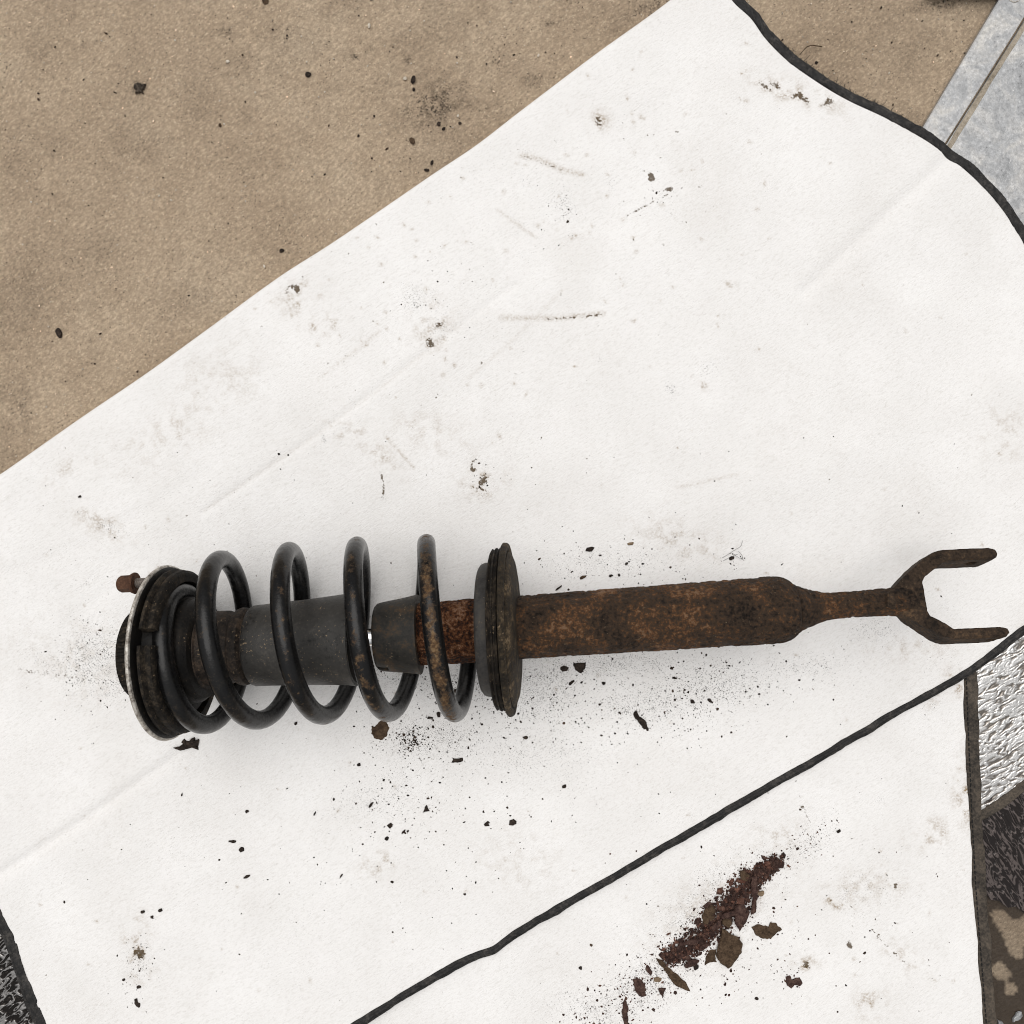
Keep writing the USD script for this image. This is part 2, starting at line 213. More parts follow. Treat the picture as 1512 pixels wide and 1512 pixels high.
STAINS = [  # kind, centre, rx, ry, angle, strength : t soft brown, o caked olive, p dark powder
    ('o', (433, 427), 9, 7, 0, .75), ('o', (465, 424), 12, 6, 40, .6), ('t', (445, 440), 30, 20, 20, .3), ('o', (473, 475), 12, 6, 0, .62), ('t', (472, 480), 28, 12, 0, .35),
    ('o', (644, 473), 8, 12, 20, .72), ('o', (635, 506), 5, 7, 30, .8), ('t', (640, 480), 24, 32, 0, .28), ('p', (610, 440), 24, 28, 20, .62), ('p', (650, 485), 30, 26, 0, .5),
    ('o', (717, 712), 12, 6, 35, .95), ('o', (697, 694), 6, 13, -15, .72), ('o', (712, 715), 22, 14, 10, .5), ('t', (710, 708), 28, 22, 0, .35),
    ('o', (1140, 128), 26, 8, -20, .52), ('o', (1190, 146), 28, 8, -15, .6), ('o', (1215, 150), 18, 7, 0, .5), ('t', (1175, 140), 60, 14, -18, .35),
    ('o', (961, 262), 5, 6, 30, .9), ('o', (985, 284), 14, 6, 15, .72), ('o', (957, 299), 5, 4, 0, .8), ('p', (835, 305), 20, 36, 20, .56), ('p', (905, 270), 20, 20, 0, .4),
    ('o', (884, 180), 6, 8, 20, .55), ('t', (886, 178), 12, 12, 0, .4), ('p', (991, 575), 8, 12, 30, .8), ('t', (1033, 565), 10, 5, -40, .5), ('p', (1045, 545), 20, 12, 40, .5),
    ('t', (1074, 421), 8, 5, 0, .6), ('p', (885, 530), 10, 7, 0, .5), ('p', (565, 736), 5, 4, 0, .85), ('p', (478, 648), 5, 7, 20, .8), ('t', (520, 640), 30, 12, -20, .35), ('t', (560, 670), 40, 14, -40, .22),
    ('t', (205, 1405), 16, 34, 5, .55), ('o', (206, 1408), 14, 16, 0, .56), ('p', (205, 1420), 18, 34, 0, .62), ('o', (200, 1385), 10, 10, 0, .4),
    ('t', (560, 1275), 22, 14, 20, .35), ('o', (560, 1276), 8, 3, 25, .6), ('t', (760, 1270), 60, 40, 0, .12), ('t', (1430, 1165), 16, 40, 0, .55), ('t', (1375, 1232), 28, 18, 20, .32), ('t', (1150, 1235), 36, 20, 10, .18),
    ('o', (1236, 1332), 10, 5, -30, .72), ('t', (1236, 1334), 18, 10, -30, .6), ('o', (1247, 1352), 3, 7, 0, .7), ('o', (1255, 1400), 5, 10, 20, .7), ('t', (1190, 1425), 14, 10, 0, .6), ('o', (1192, 1424), 8, 6, 0, .55),
    ('o', (1321, 1307), 4, 8, -15, .75), ('o', (1186, 1193), 4, 6, 25, .6), ('t', (1280, 1310), 60, 22, 5, .2), ('p', (1270, 1320), 60, 40, 0, .45), ('o', (1300, 1385), 9, 4, -35, .66), ('t', (1330, 1410), 40, 14, -40, .2),
    ('o', (1162, 1308), 3, 9, 15, .8), ('t', (1285, 1480), 20, 20, 0, .35), ('p', (1300, 1180), 6, 6, 0, .7), ('t', (1412, 1008), 14, 18, 0, .45), ('t', (1370, 1035), 16, 8, 0, .35), ('p', (1372, 1040), 20, 10, 0, .5),
    ('p', (140, 970), 52, 60, -20, .78), ('p', (165, 1010), 36, 40, -30, .62), ('p', (80, 980), 60, 22, -25, .52), ('t', (130, 975), 70, 55, -20, .13), ('p', (155, 775), 30, 10, -25, .62), ('t', (150, 772), 40, 14, -25, .28), ('p', (130, 860), 30, 8, 40, .5),
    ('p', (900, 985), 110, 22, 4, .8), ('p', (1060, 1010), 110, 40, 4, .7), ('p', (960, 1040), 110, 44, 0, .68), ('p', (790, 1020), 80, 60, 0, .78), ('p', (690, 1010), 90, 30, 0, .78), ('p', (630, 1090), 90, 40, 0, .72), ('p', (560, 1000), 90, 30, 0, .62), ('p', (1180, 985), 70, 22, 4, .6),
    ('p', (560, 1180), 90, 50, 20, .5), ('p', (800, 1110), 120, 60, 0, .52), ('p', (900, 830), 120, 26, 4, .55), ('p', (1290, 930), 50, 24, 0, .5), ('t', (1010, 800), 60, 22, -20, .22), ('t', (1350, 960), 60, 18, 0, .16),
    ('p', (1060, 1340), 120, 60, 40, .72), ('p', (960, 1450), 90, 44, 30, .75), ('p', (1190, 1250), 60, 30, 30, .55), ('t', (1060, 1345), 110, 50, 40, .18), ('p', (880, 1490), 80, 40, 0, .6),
    ('t', (1480, 640), 30, 50, 0, .15), ('o', (1478, 640), 4, 10, 10, .5), ('t', (330, 560), 60, 40, 30, .12), ('t', (250, 640), 80, 30, 30, .16), ('t', (640, 640), 60, 26, -20, .14), ('t', (80, 960), 80, 60, 0, .07), ('t', (300, 570), 40, 50, 0, .1), ('t', (110, 690), 40, 16, 30, .16)]
STROKES = [('p', [(560, 690), (566, 712), (566, 735)], 2.5, .75), ('p', [(808, 471), (850, 469), (890, 464)], 2.4, .62), ('t', [(740, 470), (820, 470), (892, 463)], 4, .4), ('t', [(770, 228), (800, 236), (832, 252), (860, 258)], 4, .45), ('p', [(775, 230), (832, 252)], 2.5, .55),
    ('t', [(300, 755), (380, 700), (470, 640), (560, 575), (640, 510)], 2.5, .13), ('t', [(570, 645), (610, 690)], 2.5, .4), ('t', [(735, 310), (790, 350)], 2.5, .3), ('p', [(925, 320), (960, 300), (990, 285)], 3, .55),  # long faint diagonal stroke: shading of a crease put into the colour
    ('p', [(1240, 1315), (1262, 1345), (1255, 1400)], 3, .4), ('p', [(1285, 1370), (1312, 1400), (1340, 1425)], 3.5, .55), ('p', [(1180, 1175), (1196, 1215)], 2.5, .5), ('p', [(1170, 1330), (1192, 1420)], 3, .4), ('t', [(1090, 700), (1000, 720)], 3, .2),
    ('p', [(30, 990), (110, 1000)], 6, .45), ('t', [(690, 560), (760, 500), (830, 430)], 3, .15), ('t', [(470, 560), (560, 490)], 3, .2)]
rs = np.random.default_rng(3)
SPOTS = [(rs.uniform(40, 1500), rs.uniform(60, 1500), rs.uniform(1.2, 4.0), rs.uniform(1.0, 2.6), rs.uniform(0, 180), rs.uniform(.5, 1.0), rs.choice(['t', 'o', 'p'])) for _ in range(460)]
SPOTS += [(rs.normal(640, 150), rs.normal(420, 110), rs.uniform(1.5, 4.5), rs.uniform(1.2, 3), rs.uniform(0, 180), rs.uniform(.6, 1.0), rs.choice(['t', 'o', 'p'])) for _ in range(160)]
SPOTS += [(rs.normal(960, 120), rs.normal(300, 110), rs.uniform(1.5, 4.5), rs.uniform(1.2, 3), rs.uniform(0, 180), rs.uniform(.6, 1.0), rs.choice(['t', 'o', 'p'])) for _ in range(110)]
def padding_soil(XY, z):
    s = np.zeros((len(XY), 3)); ch = {'t': 0, 'p': 1, 'o': 2}
    q = np.c_[XY, np.zeros(len(XY))]
    n1, n2 = fbm(q * 160, 4, 5), fbm(q * 420, 3, 9)
    tree = cKDTree(XY)
    for kind, c, rx, ry, a, st in STAINS:
        b = blob(XY, c, rx, ry, a, z, 0.8)
        s[:, ch[kind]] = np.maximum(s[:, ch[kind]], st * 1.25 * b * (0.3 + 1.4 * n2 if kind == 'p' else 0.15 + 1.9 * sstep(n1, 0.42, 0.68)))
    for kind, pts, w, st in STROKES:
        kc = 2 if kind == 'p' else ch[kind]
        s[:, kc] = np.maximum(s[:, kc], st * 1.3 * stroke(XY, pts, w, z) * (0.25 + 1.5 * n2))
    for x, y, rx, ry, a, st, kind in SPOTS:
        i = tree.query_ball_point(P(x, y, z)[:2], 3 * rx * H / F)
        kc = 2 if kind == 'p' else ch[kind]
        if i: s[i, kc] = np.maximum(s[i, kc], st * blob(XY[i], (x, y), rx, ry, a, z))
    s[:, 0] = np.maximum(s[:, 0], 0.07 * sstep(fbm(q * 18, 4, 2), 0.5, 0.8))
    s[:, 1] = np.maximum(s[:, 1], 0.25 * sstep(fbm(q * 11, 4, 12), 0.45, 0.75))
    return np.clip(s, 0, 1)

# ---------------------------------------------------------------- the setting: concrete ground
ZT, ZL, ZF = 0.0100, 0.0056, 0.0030       # top of the folded padding, of the sheet under it, of the foil under that
def build_ground():
    a = np.arange(-0.50, 0.501, 0.0026)
    X, Y = np.meshgrid(a, a); inner = np.c_[X.ravel(), Y.ravel()]
    ring = []
    for r in (0.6, 0.8, 1.2, 2.0, 4.0, 8.0):
        t = np.linspace(-r, r, 13)
        ring += [(x, y) for x in t for y in (-r, r)] + [(x, y) for y in t[1:-1] for x in (-r, r)]
    XY = np.vstack([inner, np.array(ring)])
    q = np.c_[XY, np.zeros(len(XY))]
    z = (fbm(q * 30, 4, 1) - 0.5) * 0.0011 + (fbm(q * 260, 3, 4) - 0.5) * 0.0007 - 0.0006
    rough = blob(XY, (650, 150), 75, 55, 20) + 0.6 * blob(XY, (740, 110), 60, 60, 60)
    z -= rough * 0.0026 * (fbm(q * 130, 3, 8) > 0.55) * fbm(q * 90, 3, 21)
    soil_or_glint = np.zeros((len(XY), 3)); n1 = fbm(q * 120, 4, 3); n2 = fbm(q * 300, 3, 6)
    wet = np.clip(blob(XY, (1500, 1290), 70, 130) + blob(XY, (1470, 1420), 60, 140) + blob(XY, (1540, 1480), 90, 90) + blob(XY, (1460, 1500), 40, 90), 0, 1)
    dry = np.clip(1.2 * blob(XY, (1493, 1385), 18, 34, 25) + blob(XY, (1476, 1432), 12, 12) + blob(XY, (1494, 1462), 13, 10) + 1.0 * blob(XY, (1512, 1370), 16, 22), 0, 1)
    w = sstep(wet + (n1 - 0.5) * 0.3, 0.25, 0.4) * (1 - sstep(dry + (fbm(q * 55, 5, 77) - 0.5) * 1.5, 0.42, 0.52))
    wetc = np.repeat(np.maximum(w * 0.93, 0.42 * sstep(wet, 0.25, 0.5))[:, None], 3, 1)
    for (c, rx, ry, st) in (((205, 130), 10, 9, 1.0), ((333, 50), 13, 9, .75), ((125, 65), 6, 7, .5), ((640, 155), 44, 28, .9), ((628, 160), 24, 20, 1.0), ((670, 140), 60, 40, .35), ((655, 120), 40, 20, .4), ((735, 90), 14, 20, .7), ((760, 45), 30, 5, .5), ((808, 35), 12, 4, .9), ((522, 84), 9, 9, .85), ((552, 72), 10, 7, .5),
                            ((602, 88), 6, 7, .7), ((245, 245), 8, 7, .5), ((370, 262), 11, 8, .45), ((700, 160), 30, 9, .5), ((790, 115), 20, 14, .5), ((1185, 45), 8, 8, .6), ((985, 10), 70, 30, .6), ((1440, 20), 50, 30, .3), ((1400, 0), 60, 14, .8), ((1440, 60), 16, 60, .25), ((20, 600), 30, 60, .35), ((300, 440), 80, 60, .2), ((60, 440), 90, 60, .22)):
        soil_or_glint[:, 1] = np.maximum(soil_or_glint[:, 1], 1.25 * st * blob(XY, c, rx, ry, 15) * (0.2 + 1.5 * n2))
        soil_or_glint[:, 0] = np.maximum(soil_or_glint[:, 0], 0.75 * st * blob(XY, c, rx, ry, 15) * (0.15 + 2.0 * sstep(n1, .4, .7)))
    soil_or_glint[:, 0] = np.maximum(soil_or_glint[:, 0], 0.3 * sstep(fbm(q * 22, 5, 31), 0.52, 0.72))
    soil_or_glint[:, 1] = np.maximum(soil_or_glint[:, 1], 0.42 * sstep(fbm(q * 26, 4, 33), 0.5, 0.75))
    T = Delaunay(XY).simplices
    v = np.c_[XY, z]; cr = np.cross(v[T[:, 1], :2] - v[T[:, 0], :2], v[T[:, 2], :2] - v[T[:, 0], :2])
    T[cr < 0] = T[cr < 0][:, ::-1]
    obj('ground', trimesh.Trimesh(v, T, process=False), ground_mat, smooth=True, kind='structure', label='brown stained concrete ground', primvar={'soil_or_glint': np.clip(soil_or_glint, 0, 1), 'wet': wetc})
build_ground()

# ---------------------------------------------------------------- padding sheets
FOLD = smooth_line([(1075, -75), (985, 0), (880, 76), (765, 163), (700, 213), (640, 253), (560, 308), (480, 362), (420, 400), (300, 487), (210, 552), (120, 613), (60, 655), (0, 697), (-160, 800)], 2.5)
TOPEDGE = smooth_line([(1060, -30), (1085, 6), (1108, 27), (1130, 57), (1165, 92), (1210, 124), (1250, 148), (1310, 176), (1366, 208), (1400, 232), (1436, 262), (1475, 304), (1512, 360), (1560, 450), (1600, 560)], 2.0)
LOWEDGE = smooth_line([(1600, 862), (1548, 905), (1512, 932), (1485, 952), (1440, 985), (1300, 1066), (1150, 1154), (1020, 1228), (900, 1298), (820, 1344), (770, 1374), (745, 1391), (728, 1404), (705, 1412), (670, 1428), (620, 1456), (540, 1505), (440, 1570)], 2.0)
LEFTEDGE = smooth_line([(110, 1600), (68, 1512), (50, 1470), (28, 1410), (2, 1348), (-30, 1280), (-80, 1150)], 2.0)
def unit(px, z): return np.array([P(x, y, z)[:2] for x, y in px])
def shifted(px, d):                          # a curve moved sideways by d pixels (to its left)
    t = np.gradient(px, axis=0); t /= np.linalg.norm(t, axis=1, keepdims=True)
    return px + np.c_[-t[:, 1], t[:, 0]] * d
CREASES = [([(-40, 1318), (120, 1215), (300, 1090)], 9, -0.0026), ([(300, 757), (470, 640), (640, 512), (760, 420)], 6, -0.0010), ([(1190, 430), (1290, 335), (1400, 235)], 12, -0.0022), ([(0, 850), (140, 800), (300, 700)], 12, -0.0006), ([(90, 930), (210, 830)], 10, -0.0006),
           ([(1000, 760), (1200, 690), (1500, 560)], 40, 0.0012), ([(600, 560), (900, 380), (1100, 300)], 45, 0.0010)]
def relief(XY, z, seed):
    q = np.c_[XY, np.zeros(len(XY))]
    h = (fbm(q * 7, 3, seed) - 0.5) * 0.0034 + (fbm(q * 45, 3, seed + 4) - 0.5) * 0.0006
    for pts, w, d in CREASES: h = h + d * stroke(XY, pts, w, z)
    return h
def sheet(outline, fold, z0, thick, step, seed, rad=0.0049):
    poly = sg.Polygon(outline).buffer(0)
    x0, y0, x1, y1 = poly.bounds
    a, b = np.arange(x0, x1, step), np.arange(y0, y1, step * 0.866)
    X, Y = np.meshgrid(a, b); X[1::2] += step / 2
    XY = np.c_[X.ravel(), Y.ravel()]
    inner = poly.buffer(-0.6 * step); shapely.prepare(inner); XY = XY[shapely.contains_xy(inner, XY[:, 0], XY[:, 1])]
    edge = np.array(poly.exterior.segmentize(step * 0.7).coords)[:-1]
    rows = [edge, XY]
    if fold is not None:
        fl = sg.LineString(fold)
        for d in (0.04, 0.13, 0.3, 0.55):
            r = np.array(poly.buffer(-d * rad).exterior.segmentize(step * 0.8).coords)[:-1]
            rows.append(r[shapely.distance(fl, shapely.points(r)) < d * rad * 1.5])
        XY = XY[shapely.distance(fl, shapely.points(XY)) > 0.7 * rad]; rows[1] = XY
    pts = np.vstack(rows)
    T = Delaunay(pts).simplices
    c = pts[T].mean(1); shapely.prepare(poly)
    T = T[shapely.contains_xy(poly, c[:, 0], c[:, 1])]
    cr = np.cross(pts[T[:, 1]] - pts[T[:, 0]], pts[T[:, 2]] - pts[T[:, 0]]); T[cr < 0] = T[cr < 0][:, ::-1]
    z = z0 + relief(pts, z0, seed)
    n = len(edge); skirt_d = np.zeros(n)
    if fold is not None:
        d = shapely.distance(fl, shapely.points(pts))
        u = np.clip(1 - d / rad, 0, 1)
        z = z0 + relief(pts, z0, seed) * np.clip(d / 0.02, 0, 1) - rad + rad * np.sqrt(np.clip(1 - u * u, 0, 1))
    v = [np.c_[pts, z]]
    # the sheet's side: down to its underside (turning under along the fold)
    cen = np.array(poly.buffer(-rad).exterior.coords)
    base, tri, off = np.arange(n), [T], len(pts)
    near = poly.buffer(-rad)
    dirs = np.array([np.array(shapely.shortest_line(sg.Point(p), near).coords)[1] - p for p in edge])
    dirs /= np.maximum(np.linalg.norm(dirs, axis=1, keepdims=True), 1e-9)
    onfold = (shapely.distance(fl, shapely.points(edge)) < 1e-5) if fold is not None else np.zeros(n, bool)
    prev = base
    for th in (0.35, 0.8, 1.2, 1.55):
        p = np.where(onfold[:, None], edge + dirs * (rad * (1 - math.cos(th))), edge)
        zz = np.where(onfold, z0 - rad - rad * math.sin(th), z[:n] - thick * math.sin(th))
        v.append(np.c_[p, zz]); idx = off + np.arange(n); off += n
        nx = np.roll(np.arange(n), -1)
        tri += [np.c_[prev, idx, prev[nx]], np.c_[prev[nx], idx, idx[nx]]]
        prev = idx
    v = np.vstack(v); tri = np.vstack(tri)
    m = trimesh.Trimesh(v, tri, process=False)
    k = 2 * n
    if np.dot(np.cross(v[tri[len(T), 1]] - v[tri[len(T), 0]], v[tri[len(T), 2]] - v[tri[len(T), 0]])[:2], dirs[0]) > 0: tri[len(T):] = tri[len(T):, ::-1]
    return trimesh.Trimesh(v, tri, process=False)
def ribbon(px, z, wid, hgt, seed, lift=0.0, ridges=0.0, taper=None, groove=0.3, rs_=None):
    """Folded-over edge tape swept along a curve: flat oval section, puckered, with a stitched groove."""
    c = unit(px, z); t = np.gradient(c, axis=0); t /= np.linalg.norm(t, axis=1, keepdims=True)
    nrm = np.c_[-t[:, 1], t[:, 0]]; s = np.r_[0, np.cumsum(np.linalg.norm(np.diff(c, axis=0), axis=1))]
    K = 40; th = np.linspace(0, 2 * math.pi, K, endpoint=False)
    cx, cz = np.sign(np.cos(th)) * np.abs(np.cos(th)) ** 0.75, np.sign(np.sin(th)) * np.abs(np.sin(th)) ** 0.8
    cz = cz - groove * (np.exp(-((cx - 0.45) / 0.13) ** 2) + 0.45 * np.exp(-((cx + 0.3) / 0.12) ** 2)) * (cz > 0)
    zz = np.zeros(len(s)); zr = relief(c, z, rs_) if rs_ else 0.0
    w = wid / 2 * (0.82 + 0.36 * fbm(np.c_[s * 38, zz, zz + seed], 3, seed)); h = hgt / 2 * (0.75 + 0.5 * fbm(np.c_[s * 90, zz, zz + 7.3 * seed], 3, seed + 1))
    pr = []
    for k in range(K):
        puck = 1 + ridges * (fbm(np.c_[s * 260 + 1.5 * cx[k], zz + cx[k] * 0.8, zz + seed], 3, seed + 2) - 0.5) * (cz[k] > 0)
        side = c + nrm * (w * cx[k])[:, None] + nrm * ((fbm(np.c_[s * 45, zz + 3, zz], 3, seed + 5) - 0.5) * wid * 0.25)[:, None]
        pr.append(np.c_[side, z + lift + zr + h * cz[k] * puck])
    V = np.stack(pr, 1).reshape(-1, 3); n = len(s); tri = []
    i, j = np.meshgrid(np.arange(n - 1), np.arange(K), indexing='ij'); j2 = (j + 1) % K
    a, b, d, e = i * K + j, i * K + j2, (i + 1) * K + j, (i + 1) * K + j2
    tri = np.vstack([np.c_[a.ravel(), d.ravel(), b.ravel()], np.c_[b.ravel(), d.ravel(), e.ravel()]])
    m = trimesh.Trimesh(V, tri, process=False)
    if m.volume < 0: m.invert()
    return m
def stitches(px, z, off, seed, lenpx=5.0, gap=2.5):
    c = unit(shifted(px, off), z); ms = []; s = np.r_[0, np.cumsum(np.linalg.norm(np.diff(c, axis=0), axis=1))]
    k = H / F; u = 0.0
    while u < s[-1] - lenpx * k:
        p0 = np.array([np.interp(u, s, c[:, i]) for i in (0, 1)]); p1 = np.array([np.interp(u + lenpx * k, s, c[:, i]) for i in (0, 1)])
        p0 = np.r_[p0, z + relief(p0[None], ZL, 23)[0]][[0, 1, 2]]; p1 = np.r_[p1, z + relief(p1[None], ZL, 23)[0]][[0, 1, 2]]
        ms.append(trimesh.creation.cylinder(0.0004, segment=[p0, p1], sections=6)); u += (lenpx + gap) * k
    return join(ms)

outline = np.vstack([unit(TOPEDGE, ZT), unit([(1625, 700)], ZT), unit(LOWEDGE, ZT), unit([(300, 1640)], ZT), unit(LEFTEDGE, ZT), unit([(-160, 1000)], ZT), unit(FOLD[::-1], ZT)])
top = thing('padded_mat', 'large white padded mat, folded over, that the rusty strut lies on', 'mat')
foldU = unit(FOLD, ZT)
m = sheet(outline, foldU, ZT, 0.0035, 0.0017, 11)
obj('padding', m, white, top, smooth=True, primvar={'soil_or_glint': padding_soil(np.asarray(m.vertices)[:, :2], ZT)})
obj('edge_binding', ribbon(shifted(TOPEDGE, -7), ZT, 0.0084, 0.0044, 3, -0.0012, 1.6, rs_=11), tape, top, smooth=True, label='wrinkled black edge tape along the curved upper right edge')
obj('edge_binding', ribbon(LOWEDGE, ZT, 0.0070, 0.0056, 5, -0.0008, 0.9, groove=0.62, rs_=11), tape, top, smooth=True, label='black edge tape running diagonally below the strut')
obj('edge_binding', ribbon(shifted(LEFTEDGE, -6), ZT, 0.0105, 0.0048, 6, -0.0014, 1.5, rs_=11), tape, top, smooth=True, label='black edge tape at the lower left corner')

rf = np.random.default_rng(44); hairs = []
for _ in range(420):
    i = rf.integers(0, len(TOPEDGE) - 1); p = TOPEDGE[i]
    if not (1150 < p[0] < 1330): continue
    q = P(p[0] + rf.normal(0, 2) + 6, p[1] - 9 + rf.normal(0, 2), ZT)
    d = np.array([rf.normal(.5, .5), rf.normal(.7, .5), rf.normal(-.1, .2)]); d /= np.linalg.norm(d)
    e = q + d * rf.uniform(.002, .006); mid = (q + e) / 2 + rf.normal(0, .0006, 3)
    hairs += [trimesh.creation.cylinder(0.00016, segment=[q, mid], sections=5), trimesh.creation.cylinder(0.00013, segment=[mid, e], sections=5)]
obj('frayed_threads', join(hairs), thread, top, smooth=40, kind='stuff')
RIGHTEDGE = smooth_line([(1425, 930), (1430, 985), (1433, 1060), (1436, 1130), (1440, 1220), (1445, 1310), (1452, 1400), (1461, 1512), (1470, 1600)], 2.0)
outl = np.vstack([unit(RIGHTEDGE, ZL), unit([(300, 1640), (480, 1480), (740, 1330), (1000, 1180), (1300, 1005)], ZL)])
low = thing('padded_mat', 'smaller white padded flap below the diagonal black edge tape, with the rust heap', 'mat')
m = sheet(outl, None, ZL, 0.003, 0.0017, 23)
obj('padding', m, white, low, smooth=True, primvar={'soil_or_glint': padding_soil(np.asarray(m.vertices)[:, :2], ZL)})
obj('edge_binding', ribbon(shifted(RIGHTEDGE, -2), ZL, 0.0118, 0.0042, 8, -0.0004, 0.3, groove=0.0, rs_=23), tape_dusty, low, smooth=True)
obj('stitching', stitches(shifted(RIGHTEDGE, -2), ZL + 0.0018, 5.5, 1), thread, low)

def crinkled(px_poly, z, step, amp, ang, freq, seed):
    poly = sg.Polygon(unit(px_poly, z)); x0, y0, x1, y1 = poly.bounds
    X, Y = np.meshgrid(np.arange(x0, x1, step), np.arange(y0, y1, step)); XY = np.c_[X.ravel(), Y.ravel()]
    inn = poly.buffer(-0.4 * step); shapely.prepare(inn); XY = XY[shapely.contains_xy(inn, XY[:, 0], XY[:, 1])]
    XY = np.vstack([XY, np.array(poly.exterior.segmentize(step).coords)[:-1]])
    ca, sa = math.cos(ang), math.sin(ang); u = XY[:, 0] * ca + XY[:, 1] * sa; v = -XY[:, 0] * sa + XY[:, 1] * ca
    q = np.c_[u * freq * 0.33, v * freq, np.zeros(len(u))]
    wv = np.c_[fbm(q * 0.5, 2, seed + 7), fbm(q * 0.5, 2, seed + 8), np.zeros(len(u))]
    n = fbm(q + 2.2 * wv, 3, seed)
    zz = z + amp * (1 - 2 * np.abs(2 * n - 1)) + 0.3 * amp * fbm(q * 3.0, 2, seed + 3) + (fbm(np.c_[XY * 25, XY[:, :1] * 0], 3, seed + 1) - 0.5) * 0.002
    T = Delaunay(XY).simplices; c = XY[T].mean(1); shapely.prepare(poly); T = T[shapely.contains_xy(poly, c[:, 0], c[:, 1])]
    cr = np.cross(XY[T[:, 1]] - XY[T[:, 0]], XY[T[:, 2]] - XY[T[:, 0]]); T[cr < 0] = T[cr < 0][:, ::-1]
    h = 1 - 2 * np.abs(2 * n - 1); h = (np.argsort(np.argsort(h + 0.15 * fbm(q * 3.0, 2, seed + 3)))) / len(h)  # rank of ridge height, the mask for the painted glints
    return trimesh.Trimesh(np.c_[XY, zz], T, process=False), {'soil_or_glint': np.repeat(h[:, None], 3, 1)}
fr = thing('foil_sheet', 'silver crinkled foil sheet with dark edge tape at the right edge below the fork', 'foil')
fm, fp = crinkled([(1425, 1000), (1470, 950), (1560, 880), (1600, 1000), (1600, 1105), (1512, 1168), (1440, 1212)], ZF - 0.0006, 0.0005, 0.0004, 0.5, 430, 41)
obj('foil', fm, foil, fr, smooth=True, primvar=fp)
obj('edge_binding', ribbon(smooth_line([(1425, 1218), (1450, 1204), (1480, 1185), (1512, 1160), (1600, 1096)], 2.0), ZF, 0.0082, 0.0034, 9, -0.0004, 0.35), tape_dusty, fr, smooth=True)
fl = thing('foil_sheet', 'silver crinkled foil in the lower left corner beside black edge tape', 'foil')
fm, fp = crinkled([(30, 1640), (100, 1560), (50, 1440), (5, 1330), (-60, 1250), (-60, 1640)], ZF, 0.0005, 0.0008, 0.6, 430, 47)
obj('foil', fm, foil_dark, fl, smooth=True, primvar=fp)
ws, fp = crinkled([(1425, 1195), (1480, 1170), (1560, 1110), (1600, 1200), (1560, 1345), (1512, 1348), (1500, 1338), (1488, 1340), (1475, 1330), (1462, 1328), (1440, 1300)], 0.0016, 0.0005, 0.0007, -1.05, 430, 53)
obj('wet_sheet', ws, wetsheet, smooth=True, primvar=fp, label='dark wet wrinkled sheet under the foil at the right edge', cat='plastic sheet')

# ---------------------------------------------------------------- metal sheet, top right
def slab(px, z0, z1, bev=0.0006):
    p = sg.Polygon(unit(px, z1)); p = p if p.is_valid else p.buffer(0)
    if p.exterior.is_ccw is False: p = sg.polygon.orient(p)
    a = trimesh.creation.extrude_polygon(p.buffer(0), z1 - z0 - bev); b = trimesh.creation.extrude_polygon(p.buffer(-bev), bev)
    a.apply_translation((0, 0, z0)); b.apply_translation((0, 0, z1 - bev))
    return join([a, b])
ms = thing('metal_sheet', 'scratched grey galvanised metal sheet with a raised rim in the upper right corner', 'metal sheet')
obj('rim_strip', slab([(1500, -42), (1475, 0), (1362, 190), (1335, 240), (1372, 250), (1395, 212), (1500, 45), (1552, -42)], 0.0005, 0.0066), zinc, ms, smooth=20)
obj('panel', slab([(1556, -42), (1504, 45), (1398, 213), (1375, 252), (1480, 420), (1640, 560), (1640, -42)], 0.0005, 0.0042), zinc, ms, smooth=20)
obj('dust_line', trimesh.util.concatenate([ribbon(smooth_line([(1560, -36), (1508, 45), (1450, 138), (1404, 213), (1378, 252)], 2.0), 0.0042, 0.0042, 0.0010, 13, 0.0, 0.8)]), dust, ms, smooth=True, label='tan dust caught along the rim')
def ring(px, z, R, r):
    t = trimesh.creation.torus(R, r, 48, 10); t.apply_translation(P(px[0], px[1], z)); return t
obj('stamped_ring', ring((1498, -6), 0.0067, 0.0052, 0.0005), alu, ms)
obj('dark_bar', join([trimesh.creation.capsule(0.05, 0.009, count=[12, 24]).apply_transform(trimesh.transformations.translation_matrix(P(1430, -24, 0.009)) @ trimesh.transformations.rotation_matrix(math.pi / 2, (0, 1, 0)))]), rubber, label='dark rounded bar at the top edge beside the metal sheet', cat='bar')

